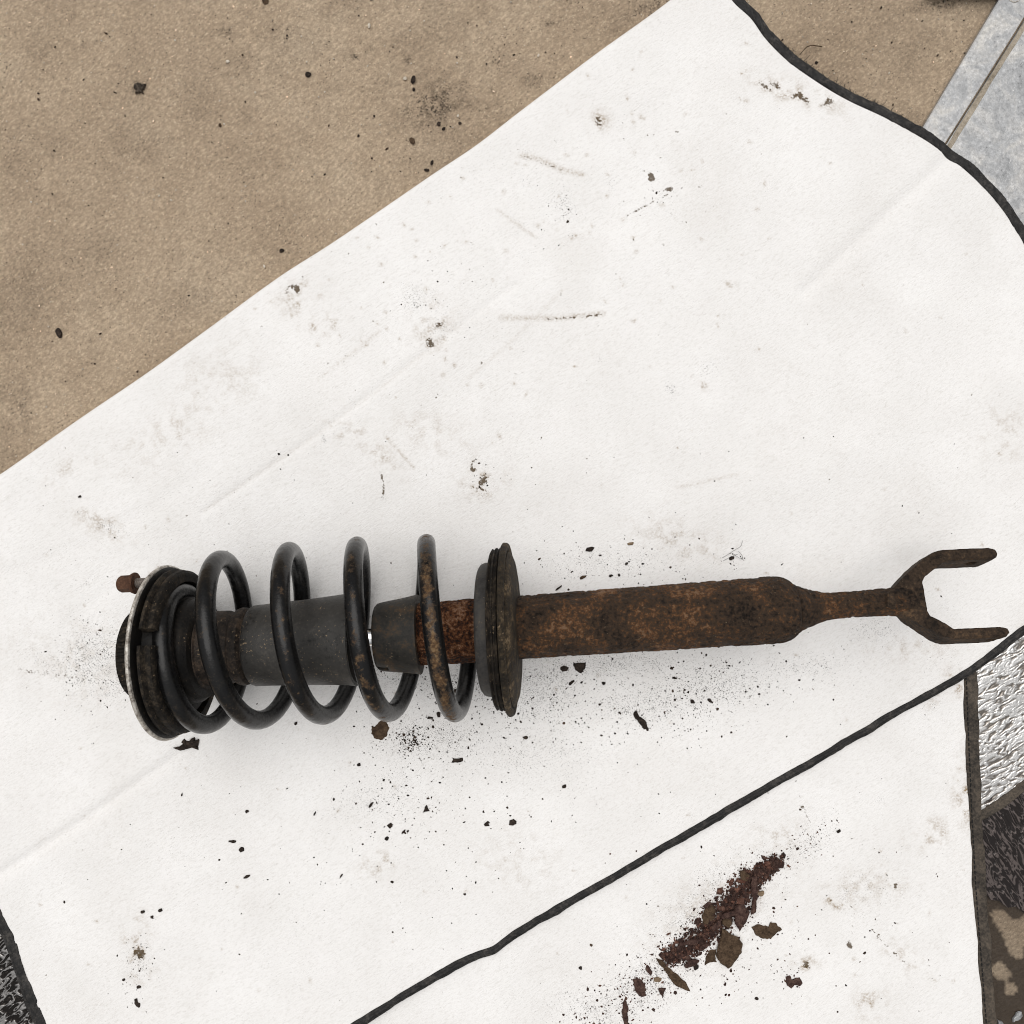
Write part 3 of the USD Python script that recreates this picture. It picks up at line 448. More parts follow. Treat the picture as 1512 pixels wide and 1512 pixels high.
# ---------------------------------------------------------------- the suspension strut
ZA = ZT + 0.0695
S = (H - ZA) / F                               # metres per photo pixel at the height of its axis
TH = math.atan(0.0686)
o = P(756, 927, ZA)
MAT4 = np.array([[math.cos(TH), -math.sin(TH), 0, o[0]], [math.sin(TH), math.cos(TH), 0, o[1]], [0, 0, 1, o[2]], [0, 0, 0, 1]])
st = thing('suspension_strut', 'rusty car suspension strut with black coil spring and forked lower end', 'strut', matrix=MAT4)
def lathe(prof, n=96, fn=None, arc=None, sub=None):
    """Solid of revolution about +x; prof: (x, r) in photo pixels, closed on the axis where r = 0."""
    pr = np.array(prof, float)
    if sub:
        out = [pr[0]]
        for a, b in zip(pr[:-1], pr[1:]):
            k = max(1, int(math.ceil(np.linalg.norm(b - a) / sub))); out += [a + (b - a) * i / k for i in range(1, k + 1)]
        pr = np.array(out)
    full = arc is None
    ph = np.linspace(0, 2 * math.pi, n, endpoint=False) if full else np.linspace(arc[0], arc[1], n)
    A, PH = np.meshgrid(pr[:, 0], ph, indexing='ij'); R = np.repeat(pr[:, 1:], n, 1)
    if fn is not None: R = fn(A, PH, R)
    V = np.stack([A, R * np.cos(PH), R * np.sin(PH)], -1).reshape(-1, 3) * S
    m = len(pr); i, j = np.meshgrid(np.arange(m - 1), np.arange(n if full else n - 1), indexing='ij'); j2 = (j + 1) % n
    a, b, c, d = i * n + j, i * n + j2, (i + 1) * n + j, (i + 1) * n + j2
    tri = np.vstack([np.c_[a.ravel(), b.ravel(), c.ravel()], np.c_[b.ravel(), d.ravel(), c.ravel()]])
    if not full:
        e = np.arange(1, m - 1)
        tri = np.vstack([tri, np.c_[e * 0, e * n, (e + 1) * n][:, [0, 1, 2]], np.c_[e * 0 + n - 1, (e + 1) * n + n - 1, e * n + n - 1]])
    me = trimesh.Trimesh(V, tri, process=True); me.update_faces(me.nondegenerate_faces()); me.remove_unreferenced_vertices()
    if me.volume < 0: me.invert()
    return me
def rough(amp, f, seed):
    return lambda A, PH, R: R + (R > 3) * amp * (fbm(np.stack([A * f, R * np.cos(PH) * f, R * np.sin(PH) * f], -1), 4, seed) - 0.5)
def scaly(seed, k=1.0):
    def fn(A, PH, R):
        q = np.stack([A, R * np.cos(PH), R * np.sin(PH)], -1)
        a = fbm(q * .06, 4, seed); b = fbm(q * .11, 3, seed + 9); c = fbm(q * .3, 2, seed + 21)
        return R + (R > 6) * k * (2.2 * (a - .5) + 1.3 * sstep(b, .47, .53) - 0.9 * sstep(b, .62, .66) + 0.9 * (c - .5) - 0.6)
    return fn
# top mount
def knurl(A, PH, R):
    k = ((A > -552) & (A < -522)) * (0.5 + 0.5 * np.sign(np.sin(PH * 44)))
    return R - k * 2.2 + 1.5 * (fbm(np.stack([A * .1, R * np.cos(PH) * .1, R * np.sin(PH) * .1], -1), 3, 3) - .5)
obj('mount_bush', lathe([(-540, 0), (-546, 30), (-553, 52), (-555, 60), (-553, 64), (-549, 66), (-524, 67), (-505, 67), (-505, 0)], 264, knurl, sub=4), rubber_dusty, st, smooth=25, label='ribbed rubber bush behind the flange')
obj('mount_flange', lathe([(-508.5, 0), (-508.5, 118), (-508.5, 123), (-507.8, 126), (-505.8, 127.2), (-503.6, 126.6), (-502.6, 124.5), (-502.6, 108), (-502.6, 0)], 128, rough(.7, .05, 5), sub=5), alu, st, smooth=30, label='bright oxidised metal flange rim')
obj('isolator_core', lathe([(-502.8, 0), (-502.8, 123), (-501.5, 124), (-500.5, 122), (-500.5, 98), (-488, 96), (-478, 92), (-472, 60), (-472, 0)], 96, sub=8), rubber, st, smooth=30)
NOT, NW = math.radians(71), math.radians(5.5)
isol = [(-496, 101), (-496, 117), (-495, 120), (-491, 120.5), (-489.5, 117.5), (-488, 115), (-486, 117), (-482, 118.5), (-478.5, 117.5), (-476, 113), (-475.5, 101), (-496, 101)]
obj('isolator_ring', lathe(isol, 160, rough(1.4, .06, 9), arc=(NOT + NW, NOT - NW + 2 * math.pi), sub=4), rubber_dusty, st, smooth=30, label='ridged rubber ring with a notch')
obj('spring_cup', lathe([(-478, 0), (-478, 76), (-472, 78), (-460, 76), (-452, 70), (-450, 62), (-450, 0)], 96, sub=5), rubber, st, smooth=30)
hexm = trimesh.creation.cylinder(1, 1, sections=6)
def at_x(mesh, x0, x1, r, y, z):
    m = mesh.copy(); m.apply_transform(trimesh.transformations.rotation_matrix(math.pi / 2, (0, 1, 0)))
    m.vertices = m.vertices * np.array([(x1 - x0), r, r]) * S + np.array([(x0 + x1) / 2, y, z]) * S
    return m
NY, NZ_ = 104, 4
from manifold3d import Manifold, Mesh as MMesh
def to_man(m): return Manifold(MMesh(np.asarray(m.vertices, np.float32), np.asarray(m.faces, np.uint32)))
def hexnut():
    pr = [(-572, 0), (-572, 9.5), (-569, 12.5), (-553, 12.8), (-552.5, 14.5), (-549, 16), (-547, 15.5), (-547, 0)]
    def hx(A, PH, R):
        k = np.cos(np.pi / 6) / np.cos((PH % (np.pi / 3)) - np.pi / 6)
        return np.where(A < -552.8, np.minimum(R, 12.6 * k), R)
    m = lathe(pr, 72, hx, sub=2.5); m.apply_translation((0, NY * S, NZ_ * S)); return m
obj('nut', hexnut(), nut_mat, st, smooth=22)
def threads(A, PH, R): return R + 0.7 * np.sin(A * 2.2 + PH) * (R > 2)
sd = lathe([(-556, 0), (-556, 6.5), (-509, 6.5), (-509, 0)], 24, threads, sub=0.7); sd.apply_translation((0, NY * S, NZ_ * S))
obj('stud', sd, stud_mat, st, smooth=40)
# coil spring: half-turn stations (top, bottom, top ...): angle/pi, axial position, wire-centre radius, sideways offset
HT = [(-0.35, -486, 80, 0), (0, -486, 86, 2), (0.5, -471, 93, 0), (1, -449, 112, 2), (2, -423, 119, 11.5), (3, -367, 119.5, 13), (4, -321, 121, 15), (5, -274, 121, 15), (6, -220, 122.5, 14.5), (7, -181, 122.5, 14), (8, -117, 123.5, 10), (9, -87, 123.5, 8), (9.46, -66, 119, 4)]
HT = np.array(HT)
def build_coil():
    ph = np.linspace(HT[0, 0], HT[-1, 0], 1100)
    a, R, off = (PchipInterpolator(HT[:, 0], HT[:, i])(ph) for i in (1, 2, 3))
    from scipy.ndimage import gaussian_filter1d as gf
    a, R, off = gf(a, 14, mode='nearest'), gf(R, 10, mode='nearest'), gf(off, 14, mode='nearest')
    c = np.stack([a, R * np.cos(ph * np.pi) + off, R * np.sin(ph * np.pi)], 1)
    t = np.gradient(c, axis=0); t /= np.linalg.norm(t, axis=1, keepdims=True)
    rad = np.stack([0 * ph, np.cos(ph * np.pi), np.sin(ph * np.pi)], 1); rad -= (rad * t).sum(1, keepdims=True) * t; rad /= np.linalg.norm(rad, axis=1, keepdims=True)
    bi = np.cross(t, rad); K = 40; th = np.linspace(0, 2 * np.pi, K, endpoint=False); r = 13.3
    rr = np.full(len(ph), r); rr[0] = rr[-1] = 0.5; rr[1] = rr[-2] = r * .8; rr[2] = rr[-3] = r * .95
    V = c[:, None] + rr[:, None, None] * (np.cos(th)[None, :, None] * rad[:, None] + np.sin(th)[None, :, None] * bi[:, None])
    V = V + ((fbm(V * .12, 3, 4) - .5) * 0.9)[..., None] * rad[:, None]
    n = len(ph); i, j = np.meshgrid(np.arange(n - 1), np.arange(K), indexing='ij'); j2 = (j + 1) % K
    A, B, C, D = i * K + j, i * K + j2, (i + 1) * K + j, (i + 1) * K + j2
    tri = np.vstack([np.c_[A.ravel(), B.ravel(), C.ravel()], np.c_[B.ravel(), D.ravel(), C.ravel()]])
    m = trimesh.Trimesh(V.reshape(-1, 3) * S, tri, process=False)
    if m.volume < 0: m.invert()
    # scuffed paint: rust along the outer crown of the turns, more of it towards the damper end
    along = np.interp(ph, [0, 2, 4, 6, 8, 10], [.0, .12, .24, .3, .52, .5])[:, None]
    crown = np.exp(-((th[None, :] + np.pi) % (2 * np.pi) - np.pi) ** 2 / 0.5) * np.ones((n, 1))
    up = 0.75 + 0.25 * np.sin(ph * np.pi)[:, None]
    soil_or_glint = np.zeros((n * K, 3)); soil_or_glint[:, 0] = (along * (0.15 + 0.85 * crown) * up).ravel()
    obj('coil_spring', m, coil_mat, st, smooth=True, primvar={'soil_or_glint': soil_or_glint})
build_coil()
# bump stop, dust tube, rod, cap
obj('bump_stop', lathe([(-458, 0), (-458, 52), (-457, 58), (-453, 59.5), (-449, 58), (-447, 55), (-440, 54.5), (-416, 53.5), (-410, 51), (-406, 50), (-402, 55), (-396, 57), (-390, 56), (-386, 50), (-378, 48), (-378, 0)], 112, rough(.8, .05, 11), sub=4), boot_brown, st, smooth=30)
def tubeshell(prof_out, wall, n=120, fn=None):
    o_ = list(prof_out); i_ = [(x, r - wall) for x, r in reversed(prof_out)]
    return lathe(o_ + i_ + [o_[0]], n, fn, sub=5)
obj('dust_tube', tubeshell([(-384, 50), (-383.5, 54), (-381, 57.5), (-377, 59), (-340, 60.5), (-300, 62.5), (-262, 65), (-244, 66.5), (-236, 68), (-231.5, 68.5), (-231, 67)], 4, fn=rough(.5, .03, 13)), boot_mat, st, smooth=30)
obj('piston_rod', lathe([(-480, 0), (-480, 13), (-150, 13), (-150, 0)], 40), chrome, st, smooth=30)
capm = lathe([(-196, 0), (-196, 14), (-199, 15), (-200, 40), (-199.5, 45.5), (-196, 49), (-190, 50.5), (-160, 54.5), (-139, 58), (-136.5, 58), (-136, 56.5), (-136, 44), (-136, 0)], 128, rough(.5, .05, 17), sub=4)
def hole_cut(mesh, boxes):
    a = to_man(trimesh.Trimesh(mesh.vertices, mesh.faces, process=True))
    if a.is_empty(): return mesh
    for (c, e, rx) in boxes:
        b = trimesh.creation.box(extents=np.array(e) * S); b.apply_transform(trimesh.transformations.rotation_matrix(rx, (1, 0, 0))); b.apply_translation(np.array(c) * S)
        a = a - to_man(b)
    r = a.to_mesh(); return trimesh.Trimesh(r.vert_properties[:, :3], r.tri_verts, process=True)
cs_, sn_ = math.cos(math.radians(147)), math.sin(math.radians(147))
obj('tube_cap', hole_cut(capm, [((-189, 50 * cs_, 50 * sn_), (16, 14, 11), math.radians(147))]), cap_mat, st, smooth=30, label='dark plastic cap on the end of the rusty tube')
# damper tube, lower seat
obj('damper_tube', lathe([(-137, 0), (-137, 45), (-60, 46), (-12, 46), (-12, 0)], 230, scaly(19, 1.2), sub=1.7), rust_deep, st, smooth=True, label='orange rusted upper end of the damper tube')
body = [(-14, 0), (-14, 45.5), (60, 46), (200, 47), (330, 48), (372, 48.8), (390, 48.8), (397, 48.2), (404, 46), (410, 42.8), (413.5, 39.8), (414.5, 38.5), (415.2, 34), (417, 35.5), (420, 35.2), (422, 33), (430, 30.5), (438, 27.5), (450, 23.5), (462, 20.5), (475, 18.8), (500, 18.6), (540, 19.4), (566, 20.5), (578, 21), (586, 20), (592, 16), (595, 9), (595, 0)]
obj('damper_body', lathe(body, 230, scaly(23), sub=1.7), rust, st, smooth=38, label='brown rusted damper body with necked end')
def seat(prof, mat, name, fnn=None, label=None, n=128):
    m = lathe(prof, n, fnn, sub=4)
    c = np.array([-12.5, 0, 0]) * S
    m.apply_translation(-np.array([0, 0, 0]) ); m.apply_transform(trimesh.transformations.rotation_matrix(-math.radians(4.6), (0, 1, 0)))
    m.apply_transform(trimesh.transformations.rotation_matrix(math.radians(-1.2), (0, 0, 1)))
    m.apply_translation(c); return obj(name, m, mat, st, smooth=28, label=label)
seat([(-33, 50), (-33, 84), (-32, 91), (-29, 95.5), (-24, 97.5), (-12, 99), (-12, 50), (-33, 50)], perch_grey, 'seat_cup', rough(1.4, .05, 27))
seat([(-14, 60), (-14, 108), (-13, 114), (-11, 117.5), (-9, 115), (-8, 114.5), (-6.5, 118), (-4.5, 119), (-3, 116), (-2, 116), (0, 119), (1.5, 118), (2, 114), (2, 60), (-14, 60)], rubber_dusty, 'seat_rubber', rough(2.2, .08, 29), 'ribbed dark rubber seat ring', 160)
seat([(3.2, 46), (3.2, 122), (4, 125), (6, 126.3), (10, 126), (12.5, 124), (13, 120), (12.5, 117), (9.5, 113), (8, 100), (8, 64), (13, 52), (20, 46), (3.2, 46)], perch_brown, 'spring_seat', rough(1.8, .06, 31), 'grimy steel spring seat flange', 160)
seat([(10, 46), (10, 113), (13, 113), (16, 109), (19, 101), (21, 88), (22, 70), (23, 46), (10, 46)], perch_brown, 'seat_back', rough(1.4, .05, 33), 'grimy dish behind the spring seat flange')
# fork
RHO = math.radians(-20)
def loc(x, y, z):                              # photo pixel seen at height z above the axis (px) -> strut frame (px)
    p = P(x, y, ZA + z * S) - o
    return np.array([p[0] * math.cos(TH) + p[1] * math.sin(TH), -p[0] * math.sin(TH) + p[1] * math.cos(TH)]) / S
W2 = 25.0
def plan(pts):                                 # edge outline as seen -> the fork's own plane (unrolled)
    out = []
    for x, y in pts:
        q = loc(x, y, 14)
        for _ in range(2): q = loc(x, y, W2 * math.cos(RHO) + (q[1] + math.sin(RHO) * W2) / math.cos(RHO) * math.sin(RHO))
        out.append((q[0], (q[1] + math.sin(RHO) * W2) / math.cos(RHO)))
    return out
up_out = [(1312, 876), (1326, 866), (1336, 855), (1352, 838), (1368, 824), (1380, 815.5), (1394, 812), (1462, 809), (1470, 811), (1473, 816)]
up_in = [(1473, 821), (1468, 823.5), (1404, 826), (1394, 829), (1380, 839), (1368, 849), (1364, 857)]
lo_in = [(1367, 872), (1372, 900), (1377, 908), (1395, 919), (1410, 929), (1450, 927.5), (1480, 926)]
lo_out = [(1489, 928), (1491, 934), (1487, 938.5), (1450, 940.5), (1413, 942), (1398, 938), (1371, 923), (1350, 910), (1342, 903), (1330, 897), (1312, 893)]
def build_fork():
    poly = sg.Polygon(plan(up_out + up_in + lo_in + lo_out)).buffer(0).buffer(3.6).buffer(-2.4)
    poly = sg.Polygon(poly.segmentize(4).exterior)
    layers = [(-W2, -2.2), (-W2 + 1.5, -0.6), (-W2 + 4, 0), (-W2 / 2, 0), (0, 0), (W2 / 2, 0), (W2 - 4, 0), (W2 - 1.5, -0.6), (W2, -2.2)]
    parts = None
    for (z0, e0), (z1, e1) in zip(layers[:-1], layers[1:]):
        def pr(z, e):
            p = poly.buffer(e); return p
        p0, p1 = pr(z0, e0), pr(z1, e1)
        m = trimesh.creation.extrude_polygon(p0 if e0 < e1 else p1 if e1 < e0 else p0, z1 - z0 + 0.02); m.apply_translation((0, 0, z0 - 0.01))
        mm = to_man(m); parts = mm if parts is None else parts + mm
    # the base is as thick as the neck only: trim it towards the neck
    xb = loc(1322, 887, 0)[0]; xe = loc(1392, 887, 0)[0]
    for sgn in (1, -1):
        w = trimesh.Trimesh(np.array([(xb - 12, -200, sgn * 9), (xe, -200, sgn * 25), (xe, -200, sgn * 60), (xb - 12, -200, sgn * 60), (xb - 12, 200, sgn * 9), (xe, 200, sgn * 25), (xe, 200, sgn * 60), (xb - 12, 200, sgn * 60)], float), np.array([(0, 1, 2), (0, 2, 3), (4, 6, 5), (4, 7, 6), (0, 4, 5), (0, 5, 1), (1, 5, 6), (1, 6, 2), (2, 6, 7), (2, 7, 3), (3, 7, 4), (3, 4, 0)]))
        if w.volume < 0: w.invert()
        parts = parts - to_man(w)
    # rounded arm ends and the bolt hole through both arms
    hx = loc(1443, 830, 0)[0]
    parts = parts - Manifold.cylinder(300, 7.5, 7.5, 28, True).rotate([90, 0, 0]).translate([hx, 0, 1])
    for x_end in ((loc(1463, 817, 0)[0], 60), (loc(1487, 935, 0)[0], -64)):
        cut = Manifold.cube([60, 60, 200], True) - Manifold.cylinder(62, 24.5, 24.5, 48, True).rotate([90, 0, 0]).translate([-54.5, 0, 0])
        parts = parts - cut.translate([x_end[0] + 29.5, x_end[1], 0]) if False else parts
    parts = parts.refine_to_length(3.2)
    r = parts.to_mesh(); v = np.array(r.vert_properties[:, :3], float); f = np.array(r.tri_verts)
    # the hub joining the neck
    m = trimesh.Trimesh(v, f, process=True)
    trimesh.smoothing.filter_taubin(m, 0.5, 0.52, 3)
    v = np.array(m.vertices)
    v += ((fbm(v * .12, 4, 37) - .5) * 1.9)[:, None] * m.vertex_normals
    c, s = math.cos(RHO), math.sin(RHO)
    v = np.c_[v[:, 0], v[:, 1] * c - v[:, 2] * s, v[:, 1] * s + v[:, 2] * c]
    obj('fork', trimesh.Trimesh(v * S, m.faces, process=False), fork_mat, st, smooth=35, label='two-pronged rusted fork at the lower end')
build_fork()

# ---------------------------------------------------------------- flakes, crumbs and grit
low_poly = sg.Polygon(outl); top_poly = sg.Polygon(outline).buffer(0)
def rest_height(XY):
    XY = np.atleast_2d(XY)
    zt = ZT + relief(XY, ZT, 11); zl = ZL + relief(XY, ZL, 23)
    on = shapely.contains_xy(top_poly, XY[:, 0], XY[:, 1]); on2 = shapely.contains_xy(low_poly, XY[:, 0], XY[:, 1])
    return np.where(on, zt, np.where(on2, zl, 0.0))
def chip(pts, thick, rng, n=16, jag=0.22):
    """A flat irregular scale of rust; pts: outline in metres about the origin."""
    p = np.asarray(pts, float); k = len(p)
    topv = p * 0.86 + rng.normal(0, 0.03, p.shape) * np.abs(p).max()
    mid = np.array([[0, 0, thick * rng.uniform(.9, 1.5)]])
    zt = thick * rng.uniform(0.6, 1.15, k)
    V = np.vstack([np.c_[p, np.zeros(k)], np.c_[topv, zt], mid, [[0, 0, 0]]])
    tri = []
    for i in range(k):
        j = (i + 1) % k
        tri += [(i, j, k + i), (j, k + j, k + i), (k + i, k + j, 2 * k), (j, i, 2 * k + 1)]
    return trimesh.Trimesh(V, np.array(tri), process=False)
def ragged(rx, ry, ang, rng, n=11, jag=0.28):
    t = np.sort(rng.uniform(0, 2 * np.pi, n) * 0.35 + np.linspace(0, 2 * np.pi, n, endpoint=False))
    r = 1 - jag * rng.uniform(0, 1, n)
    p = np.c_[np.cos(t) * r * rx, np.sin(t) * r * ry]; a = math.radians(ang)
    return p @ np.array([[math.cos(a), math.sin(a)], [-math.sin(a), math.cos(a)]])
def put(name, c, shape, mat, label, cat='rust flake', group=None, thick=0.0012, zoff=0.0):
    """c: place in the photograph; shape: (rx, ry, angle) or an outline, in photo pixels."""
    rng = np.random.default_rng(int(c[0] * 31 + c[1] * 17))
    z = float(rest_height(P(c[0], c[1], ZT)[:2])[0]); w = P(c[0], c[1], z); k = (H - z) / F
    if len(shape) == 3 and np.ndim(shape[0]) == 0:
        pts = ragged(shape[0], shape[1], shape[2], rng) * k
    else:
        q = np.asarray(shape, float); pts = np.c_[q[:, 0] - c[0], c[1] - q[:, 1]] * k
        ln = sg.Polygon(pts).exterior.segmentize(3.5 * k); pts = np.array(ln.coords)[:-1]; pts = pts + rng.normal(0, 0.45 * k, pts.shape)
        if not sg.LinearRing(pts).is_ccw: pts = pts[::-1]
    m = chip(pts, thick, rng)
    path = numbered('/World/' + name)
    x = UsdGeom.Xform.Define(stage, path) if False else None
    m.apply_translation((w[0], w[1], z + 0.0001 + zoff))
    mm = usdkit.mesh(stage, path, m, mat, smooth=False)
    setdata(mm.GetPrim(), label, cat, group)
D_, B_, U_, T_ = flake_dark, flake_brown, flake_purple, flake_tan
put('rust_flake', (276, 1099), [(254, 1104), (262, 1102), (271, 1098), (269, 1094), (274, 1089), (277, 1093), (284, 1094), (288, 1087), (289, 1095), (294, 1090), (293, 1102), (296, 1107), (284, 1104), (272, 1107), (262, 1108)], D_, 'jagged black rust flake just below the top mount of the strut', thick=0.002)
put('rust_flake', (562, 1077), [(548, 1072), (553, 1073), (557, 1068), (564, 1062), (571, 1065), (575, 1075), (571, 1088), (562, 1093), (552, 1090), (549, 1083)], B_, 'brown rounded rust flake just below the coil spring')
put('rust_flake', (677, 1122), [(668, 1119), (676, 1120), (684, 1118), (683, 1124), (676, 1126), (667, 1126)], D_, 'small oblong grey flake alone below the lower spring seat')
put('rust_flake', (630, 1195), [(624, 1200), (627, 1192), (630, 1188), (634, 1196)], D_, 'triangular dark flake in the middle of the mat below the spring')
put('rust_flake', (719, 1216), (6.5, 4.5, 0), D_, 'left one of two dark crumbs side by side below the spring seat')
put('rust_flake', (757, 1214), (7.5, 5.5, 10), D_, 'spiky right one of two dark crumbs side by side below the spring seat')
put('rust_flake', (833, 1161), (4, 3.5, 40), D_, 'small dark crumb alone midway between the damper body and the diagonal tape')
put('rust_flake', (576, 1219), (5, 4.5, 30), D_, 'upper crumb of the pair beside the slivers left of the mat centre')
put('rust_flake', (571, 1238), (4, 4, 0), D_, 'lower crumb of the pair beside the slivers left of the mat centre')
put('rust_flake', (596, 1228), (5, 1.8, 45), D_, 'thin dark sliver right of a pair of crumbs below the spring')
put('rust_flake', (344, 1242), (7.5, 2.4, -5), D_, 'thin curved sliver just above a round crumb at left below the spring')
put('rust_flake', (357, 1254), (5, 4.5, 0), D_, 'round dark crumb just below a thin curved sliver at left')
put('rust_flake', (365, 1294), (6.5, 2.4, 20), D_, 'flat dark sliver lowest of the three under the left coils')
put('rust_flake', (365, 1198), (3.2, 3, 0), D_, 'small dark crumb highest above the sliver and round crumb at left')
put('rust_flake', (211, 1346), (4, 2.8, 30), D_, 'left crumb of the trio above the tan stain at lower left')
put('rust_flake', (237, 1344), (4, 3.4, 50), D_, 'right crumb of the trio above the tan stain at lower left')
put('rust_flake', (225, 1354), (3, 2.8, 10), D_, 'lowest crumb of the trio above the tan stain at lower left')
put('rust_flake', (203, 1480), [(198, 1474), (203, 1475), (204, 1480), (208, 1482), (206, 1488), (201, 1485)], D_, 'bent dark crumb below the tan stain at lower left')
put('rust_flake', (205, 1457), (4, 2.8, 0), D_, 'small crumb on the lower end of the tan stain at lower left')
put('rust_flake', (183, 1446), (2.6, 2.2, 20), D_, 'tiny crumb left of the tan stain at lower left')
put('rust_flake', (946, 1062), [(935, 1052), (939, 1048), (943, 1057), (948, 1060), (953, 1064), (957, 1073), (958, 1079), (951, 1077), (944, 1068), (938, 1062)], D_, 'long dark flake lying clear below the rusty damper body', thick=0.002)
put('rust_flake', (833, 987), (7.5, 5.5, 0), D_, 'left of two dark flakes touching the shadow under the damper body')
put('rust_flake', (856, 985), [(846, 979), (865, 978), (864, 988), (858, 994), (848, 988)], D_, 'right and larger of two dark flakes under the damper body')
put('rust_flake', (844, 1008), (6, 3, 40), D_, 'ragged crumb below the two dark flakes under the damper body')
put('rust_flake', (871, 811), (7.5, 4.6, 20), D_, 'dark flake farthest above the damper body near its spring seat end')
put('rust_flake', (861, 852), (7, 3, 25), B_, 'reddish brown oblong flake just above the damper body')
put('rust_flake', (825, 868), (8, 1.8, 35), D_, 'thin dark sliver touching the upper side of the damper body')
put('rust_flake', (925, 832), (3.8, 2.4, 55), D_, 'small oval crumb above the middle of the damper body')
put('rust_flake', (902, 850), (4, 2.4, 20), D_, 'left of two tiny crumbs close above the damper body')
put('rust_flake', (914, 849), (2.2, 2.8, 0), D_, 'right of two tiny crumbs close above the damper body')
put('rust_flake', (931, 803), (6, 3, 10), T_, 'tan ragged scrap above the damper body')
put('rust_flake', (996, 1001), (6, 1.8, -5), D_, 'thin dark sliver below the right half of the damper body')
put('rust_flake', (1022, 1036), (5, 3.5, -30), D_, 'grey crumb right of the long dark flake below the damper body')
put('rust_flake', (1048, 1034), (4.5, 3, -40), D_, 'slanted crumb farthest right below the damper body')
put('rust_flake', (891, 1009), (4, 3, 0), D_, 'lone crumb under the middle of the damper body')
put('rust_flake', (776, 1089), (5, 3, 10), D_, 'grey crumb below right of the lower spring seat')
put('rust_flake', (648, 1055), (5, 4.5, 20), D_, 'dark flake just under the last bottom turn of the spring')
put('rust_flake', (635, 1060), (5, 3, 0), D_, 'flat crumb just left of a dark flake under the last spring turn')
put('rust_flake', (683, 1001), (6, 5, 30), D_, 'dark flake seen inside the last turn of the spring')
put('rust_flake', (674, 1020), (5, 4, 0), D_, 'crumb touching the last bottom turn of the spring')
put('rust_flake', (437, 1068), (3.5, 2.5, 40), D_, 'small crumb beneath the second and third coils')
put('rust_flake', (530, 1129), (3.5, 2.8, 30), D_, 'crumb below the brown rounded flake')
put('rust_flake', (602, 1227), (2.5, 1.8, 30), D_, 'tiny speck beside the thin sliver below the spring')
put('rust_flake', (1080, 824), (5, 3.4, 20), D_, 'dark lump with fine hairs above the damper end')
put('rust_flake', (1238, 1227), (4.5, 3, 40), D_, 'small crumb on the flap above the rust heap')
put('rust_flake', (118, 733), (3, 2.6, 0), D_, 'single dark crumb on the mat near its left end')
put('rust_flake', (548, 1188), (6, 2.4, 50), D_, 'chain of dark crumbs fused together left below the spring')
put('rust_flake', (504, 1293), (5, 1.4, 60), D_, 'curled thin sliver left of the yellowish stain')
put('rust_flake', (465, 1201), (4.5, 1.3, 62), D_, 'straight thin sliver below the middle coils')
put('rust_flake', (269, 1173), (3.4, 1.1, 75), D_, 'tiny upright sliver left below the top mount')
# the heap on the flap
put('rust_scale', (1078, 1398), [(1066, 1368), (1077, 1376), (1088, 1382), (1096, 1392), (1093, 1406), (1087, 1414), (1080, 1424), (1074, 1428), (1063, 1420), (1056, 1410), (1058, 1396), (1062, 1384)], B_, 'largest brown leaf-shaped scale at the heap', zoff=0.002, thick=0.0014)
put('rust_scale', (1049, 1413), [(1040, 1426), (1042, 1412), (1048, 1402), (1058, 1401), (1056, 1412), (1058, 1420), (1048, 1420)], B_, 'small brown scale tucked left under the largest one')
put('rust_scale', (1132, 1375), [(1110, 1368), (1118, 1364), (1124, 1366), (1136, 1368), (1138, 1362), (1146, 1362), (1148, 1367), (1155, 1372), (1146, 1378), (1138, 1386), (1126, 1386), (1116, 1380)], B_, 'brown crescent scale lying alone right of the heap', thick=0.0015)
put('rust_scale', (999, 1444), [(968, 1415), (976, 1417), (984, 1426), (1000, 1438), (1012, 1450), (1020, 1464), (1012, 1462), (998, 1456), (988, 1444), (980, 1430)], B_, 'long narrow brown scale at the lower end of the heap')
put('rust_scale', (945, 1458), [(934, 1447), (940, 1443), (948, 1447), (953, 1456), (954, 1470), (946, 1472), (938, 1464)], U_, 'dark oval scale left of the long narrow one')
put('rust_scale', (922, 1493), [(923, 1473), (927, 1485), (928, 1512), (922, 1516), (918, 1496), (919, 1484)], U_, 'upright red-brown sliver at the bottom edge of the picture')
put('rust_scale', (971, 1446), (8, 4, 5), T_, 'pale tan oval scale among dark crumbs')
put('rust_scale', (977, 1464), [(971, 1458), (983, 1459), (978, 1470), (974, 1468)], U_, 'dark triangular scale under the pale tan one')
put('rust_scale', (958, 1432), (10, 4.5, -60), U_, 'dark slanted scale above the oval one left of the heap')
put('rust_scale', (1046, 1346), [(1036, 1352), (1040, 1340), (1050, 1334), (1056, 1340), (1055, 1352), (1046, 1364), (1038, 1362)], B_, 'tan-brown scale on the upper left side of the heap', zoff=0.0015)
put('rust_scale', (1098, 1291), [(1091, 1284), (1098, 1285), (1107, 1291), (1104, 1300), (1094, 1298)], B_, 'small pointed scale at the upper edge of the heap', zoff=0.001)
put('rust_scale', (1112, 1320), [(1107, 1292), (1115, 1290), (1117, 1318), (1113, 1344), (1106, 1348), (1108, 1322)], U_, 'long reddish scale standing along the right side of the heap', zoff=0.004)
put('rust_scale', (1091, 1345), [(1082, 1336), (1094, 1330), (1105, 1344), (1100, 1358), (1090, 1372), (1083, 1360)], U_, 'broad purple scale above the largest brown leaf', zoff=0.0035)
put('rust_scale', (1073, 1346), (15, 6, 20), U_, 'flat purple scale in the middle of the heap', zoff=0.0042)
put('rust_scale', (1056, 1362), (13, 5, 45), U_, 'slanted purple scale left of the heap middle', zoff=0.0035)
put('rust_scale', (1072, 1360), (10, 8, 0), B_, 'brown scale just above the neck of the largest leaf', zoff=0.003)
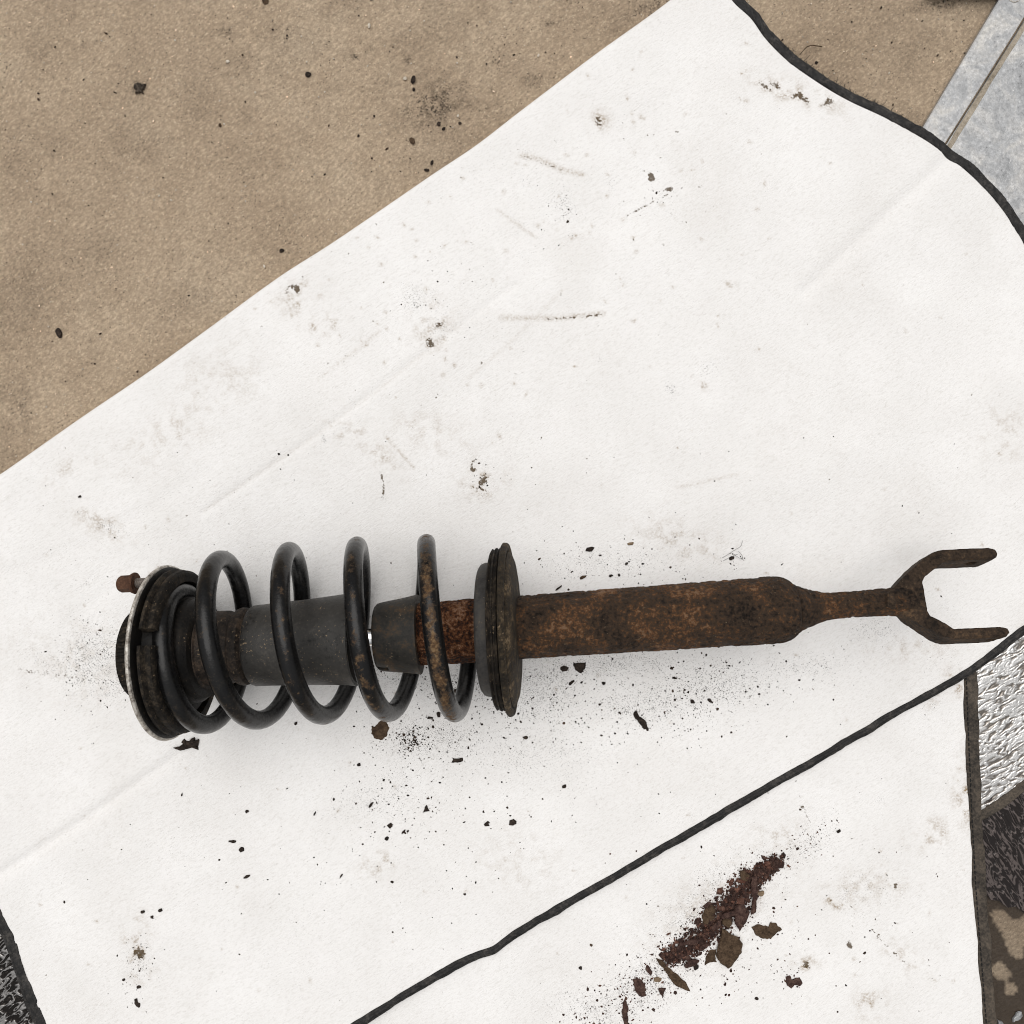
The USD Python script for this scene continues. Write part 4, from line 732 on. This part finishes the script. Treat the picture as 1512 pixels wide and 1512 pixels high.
put('rust_scale', (1020, 1388), (24, 4.5, 12), U_, 'long flat purple scale across the lower heap', zoff=0.0025)
put('rust_scale', (1038, 1396), (12, 6, 30), U_, 'purple scale right of the long flat one', zoff=0.002)
put('rust_scale', (1020, 1420), (14, 6, 25), U_, 'purple scale at the lower right of the heap', zoff=0.002)
put('rust_scale', (1122, 1318), (7, 5, 10), T_, 'small orange tan scale on the right of the heap', zoff=0.001)
put('rust_scale', (1027, 1427), (5, 6, 0), D_, 'dark stub scale below the heap')
put('rust_scale', (1165, 1448), [(1160, 1442), (1166, 1440), (1170, 1446), (1180, 1442), (1186, 1450), (1182, 1456), (1174, 1454), (1168, 1460), (1160, 1452)], U_, 'ragged dark clump alone at lower right of the flap')
put('rust_scale', (1117, 1474), (3.2, 2.6, 0), D_, 'lone dark crumb below the crescent scale')
put('rust_scale', (857, 1429), (3, 3, 0), D_, 'lone dark crumb left of the heap below the tape')
put('rust_scale', (873, 1395), (2.6, 2.2, 0), B_, 'lone brown crumb near the kink in the tape')
# grit on the concrete
def pebble(c, r, mat, label, flat=0.6, name='pebble', group=None):
    rng = np.random.default_rng(int(c[0] * 13 + c[1] * 7)); m = trimesh.creation.icosphere(2, 1.0)
    v = np.array(m.vertices); v *= (0.45 + 1.1 * fbm(v * 1.5 + rng.uniform(0, 50, 3), 4, 2))[:, None]
    r = r * 0.85; k = H / F; v = v * np.array([r * k * rng.uniform(.9, 1.3), r * k * rng.uniform(.6, .95), r * k * flat * .8]); w = P(c[0], c[1], 0)
    a = rng.uniform(0, 6.28); v = v @ np.array([[math.cos(a), math.sin(a), 0], [-math.sin(a), math.cos(a), 0], [0, 0, 1]])
    m = trimesh.Trimesh(v + np.array([w[0], w[1], r * k * flat * 0.15]), m.faces, process=False)
    obj(name, m, mat, label=label, cat='pebble', group=group, smooth=15)
pebble((87, 492), 6.5, flake_dark, 'dark red-black lump on the concrete near the left edge')
put('clod', (206, 131), [(199, 125), (205, 122), (209, 125), (216, 124), (214, 131), (211, 133), (213, 139), (206, 137), (200, 140), (202, 133), (197, 130)], clod_mat, 'dark crumbly clod on the concrete, largest in its left half', cat='clod', thick=0.0022)
pebble((610, 118), 5, flake_dark, 'black lump beside a white grain on the upper concrete')
pebble((598, 116), 3, stone_white, 'white grain beside a black lump on the upper concrete')
pebble((611, 132), 2.6, flake_dark, 'small black lump just below a bigger black one')
pebble((455, 110), 4.5, flake_dark, 'black lump left of the rough patch in the concrete')
pebble((325, 185), 2.8, flake_brown, 'small brown pebble beside a pale grain left of the concrete middle')
pebble((331, 183), 2, stone_white, 'pale grain beside a small brown pebble left of the concrete middle')
pebble((336, 91), 3, stone_white, 'long white grain below the smudge near the top left')
pebble((416, 370), 3.6, flake_dark, 'dark pebble close above the folded mat edge')
pebble((392, 1), 7, flake_brown, 'brown chip cut by the top edge of the picture', 0.4)
pebble((648, 183), 3.4, flake_dark, 'left dark pebble of the three below the rough patch')
pebble((655, 190), 2.8, flake_dark, 'middle dark pebble of the three below the rough patch')
pebble((679, 182), 2.8, flake_dark, 'right dark pebble of the three below the rough patch')
pebble((609, 208), 5.5, flake_brown, 'brown pebble below the rough patch')
pebble((638, 240), 3.4, flake_dark, 'upper pebble of two touching the folded mat edge')
pebble((630, 251), 3.6, flake_dark, 'lower pebble of two touching the folded mat edge')
pebble((676, 171), 2.6, stone_white, 'white grain inside the rough patch')
pebble((545, 38), 3, stone_white, 'white grain near the top edge above the rough patch')
pebble((795, 82), 2.6, stone_white, 'white grain close to the upper part of the folded mat edge')
pebble((235, 289), 2.2, stone_white, 'white grain in the lower left of the concrete')
pebble((390, 393), 2.4, stone_white, 'white grain near the middle of the folded mat edge')
TINT = {}
def chips_mesh(places, sizes, seed, lift=None):
    """Loose crumbs: many small flat tetra-like chips as one mesh. places in photo pixels."""
    rng = np.random.default_rng(seed); n = len(places)
    w = np.array([P(x, y, ZT)[:2] for x, y in places]); z = rest_height(w); k = (H - ZT) / F
    if lift is not None: z = z + lift
    base = np.array([(1, 0, 0), (.3, .9, 0), (-.8, .6, 0), (-.9, -.5, 0), (.1, -1, 0), (.35, .15, 1), (-.3, -.1, .8)])
    F_ = np.array([(0, 1, 5), (1, 2, 5), (2, 6, 5), (2, 3, 6), (3, 4, 6), (4, 5, 6), (4, 0, 5)])
    V = np.repeat(base[None], n, 0) * (1 + rng.normal(0, .22, (n, 7, 3)))
    V *= np.stack([sizes, sizes * rng.uniform(.4, 1.0, n), sizes * rng.uniform(.25, .6, n)], 1)[:, None] * k
    a = rng.uniform(0, 2 * np.pi, n); c, s = np.cos(a)[:, None], np.sin(a)[:, None]
    X = V[:, :, 0] * c - V[:, :, 1] * s; Y = V[:, :, 0] * s + V[:, :, 1] * c
    V = np.stack([X + w[:, :1], Y + w[:, 1:], V[:, :, 2] + z[:, None] + 0.00005], -1)
    TINT['tint'] = np.repeat(np.repeat(rng.uniform(.05, 1, n)[:, None], 7, 0), 3, 1)
    return trimesh.Trimesh(V.reshape(-1, 3), (F_[None] + 7 * np.arange(n)[:, None, None]).reshape(-1, 3), process=False)
r5 = np.random.default_rng(15)
def scatter(c, sx, sy, ang, n):
    d = r5.normal(0, 1, (n, 2)) * (sx, sy); a = math.radians(-ang)
    return np.array(c) + d @ np.array([[math.cos(a), math.sin(a)], [-math.sin(a), math.cos(a)]])
pl = np.vstack([scatter((690, 1020), 60, 34, 0, 280), scatter((810, 1020), 60, 42, 0, 280), scatter((640, 1090), 70, 36, 0, 200), scatter((605, 1092), 8, 9, 30, 150), scatter((607, 1092), 16, 13, 30, 110), scatter((960, 1040), 80, 40, 0, 300), scatter((1060, 1010), 90, 30, 5, 230),
    scatter((590, 1180), 55, 45, 20, 170), scatter((700, 1150), 110, 60, 0, 130), scatter((560, 1000), 60, 30, 0, 120), scatter((920, 835), 90, 22, 4, 130), scatter((140, 980), 40, 45, -20, 160), scatter((600, 1260), 160, 70, 0, 90), scatter((1010, 1060), 40, 20, 0, 70), scatter((205, 1410), 14, 30, 0, 60),
    scatter((1080, 824), 12, 7, 0, 20), np.c_[r5.uniform(60, 1420, 260), r5.uniform(640, 1480, 260)], scatter((640, 440), 50, 40, 0, 36), scatter((830, 310), 26, 36, 0, 30), scatter((715, 708), 16, 12, 0, 36), scatter((975, 285), 18, 14, 0, 22)])
obj('rust_crumbs', chips_mesh(pl, np.clip(r5.lognormal(-0.25, .5, len(pl)), .35, 2.6), 5), flake_dark, smooth=False, primvar=TINT, kind='stuff', label='fine dark rust crumbs strewn on the white mat around the strut', cat='crumbs')
band = np.array([(1152, 1272), (1130, 1290), (1105, 1310), (1085, 1335), (1062, 1362), (1040, 1385), (1015, 1405), (985, 1420)]); wid = np.array([7, 13, 20, 24, 25, 22, 20, 14])
def along(n, spread=1.0):
    u = r5.uniform(0, len(band) - 1, n); i = np.clip(u.astype(int), 0, len(band) - 2); f = (u - i)[:, None]
    c = band[i] * (1 - f) + band[i + 1] * f; wv = np.interp(u, np.arange(len(band)), wid)
    off = np.clip(r5.normal(0, .46, n), -1.4, 1.4) * spread; d = np.array([0.62, 0.78])
    return c + d * (off * wv)[:, None] + r5.normal(0, 3.5, (n, 2)), np.abs(off)
hp, ho = along(4200); core = np.clip(1 - ho, 0, 1) * r5.uniform(0, 0.0030, len(hp))
obj('rust_heap', chips_mesh(hp, np.clip(r5.lognormal(0.2, .65, len(hp)), .4, 7.5), 9, core), flake_purple, smooth=False, primvar=TINT, kind='stuff', label='purple-brown heap of crumbled rust on the white flap', cat='crumbs')
pl2 = np.vstack([along(420, 2.2)[0], scatter((950, 1455), 45, 24, 35, 330), scatter((905, 1500), 40, 22, 20, 200), scatter((1190, 1250), 34, 12, 35, 90), scatter((1100, 1420), 50, 34, 30, 130), scatter((1170, 1448), 14, 10, 0, 30), np.c_[r5.uniform(900, 1430, 60), r5.uniform(1230, 1510, 60)]])
obj('rust_crumbs', chips_mesh(pl2, np.clip(r5.lognormal(-0.05, .5, len(pl2)), .4, 3.0), 6), flake_purple, smooth=False, primvar=TINT, kind='stuff', label='loose reddish rust crumbs scattered round the heap on the white flap', cat='crumbs')
# fine grit lying on the open concrete
def groundpts(n, sd):
    r = np.random.default_rng(sd); q = np.c_[r.uniform(-20, 1480, n * 3), r.uniform(-20, 700, n * 3)]
    w = np.array([P(x, y, ZT)[:2] for x, y in q]); return q[~shapely.contains_xy(top_poly.buffer(0.004), w[:, 0], w[:, 1])][:n]
gp = groundpts(900, 3); obj('grit', chips_mesh(gp, np.clip(r5.lognormal(-0.2, .4, len(gp)), .4, 2.2), 12), stone_white, smooth=False, primvar=TINT, kind='stuff', label='pale grains of grit strewn over the brown concrete', cat='grit')
gp = groundpts(300, 4); obj('grit', chips_mesh(gp, np.clip(r5.lognormal(-0.05, .5, len(gp)), .5, 3.0), 13), flake_dark, smooth=False, primvar=TINT, kind='stuff', label='dark grains of grit strewn over the brown concrete', cat='grit')
# hairs and a twig
def wire(px, z, r, lifts=None):
    c = smooth_line(px, 1.5); w = np.array([P(x, y, z) for x, y in c]); w[:, 2] = z + (np.interp(np.linspace(0, 1, len(c)), np.linspace(0, 1, len(lifts)), lifts) if lifts else 0)
    return join([trimesh.creation.cylinder(r, segment=[a, b], sections=6) for a, b in zip(w[:-1], w[1:])])
obj('twig', wire([(1176, 89), (1183, 80), (1190, 73), (1200, 70), (1213, 70)], 0.001, 0.0004, [0.008, 0.004, 0.001]), flake_brown, label='thin curved brown twig on the concrete beside the black edge tape', cat='twig', smooth=40)
obj('hair_tuft', join([wire(p, ZT + 0.001, 0.00013) for p in ([(1066, 824), (1076, 818), (1085, 812), (1094, 806), (1096, 798)], [(1084, 818), (1092, 824), (1098, 826)], [(1068, 828), (1080, 822), (1090, 818)], [(1090, 814), (1095, 819), (1097, 824)])]), thread, label='tuft of fine dark hairs on the mat above the damper end', cat='hair', smooth=40)
def scrap(c, shape, label): put('foil_scrap', c, shape, zinc, label, cat='foil scrap', thick=0.0012)
scrap((1503, 1499), [(1494, 1503), (1500, 1495), (1508, 1492), (1510, 1500), (1502, 1507), (1495, 1508)], 'larger silver foil scrap on the wet ground at the lower right corner')
scrap((1476, 1508), [(1472, 1505), (1478, 1507), (1482, 1512), (1474, 1513)], 'smaller silver foil scrap beside the dusty edge tape at the bottom')
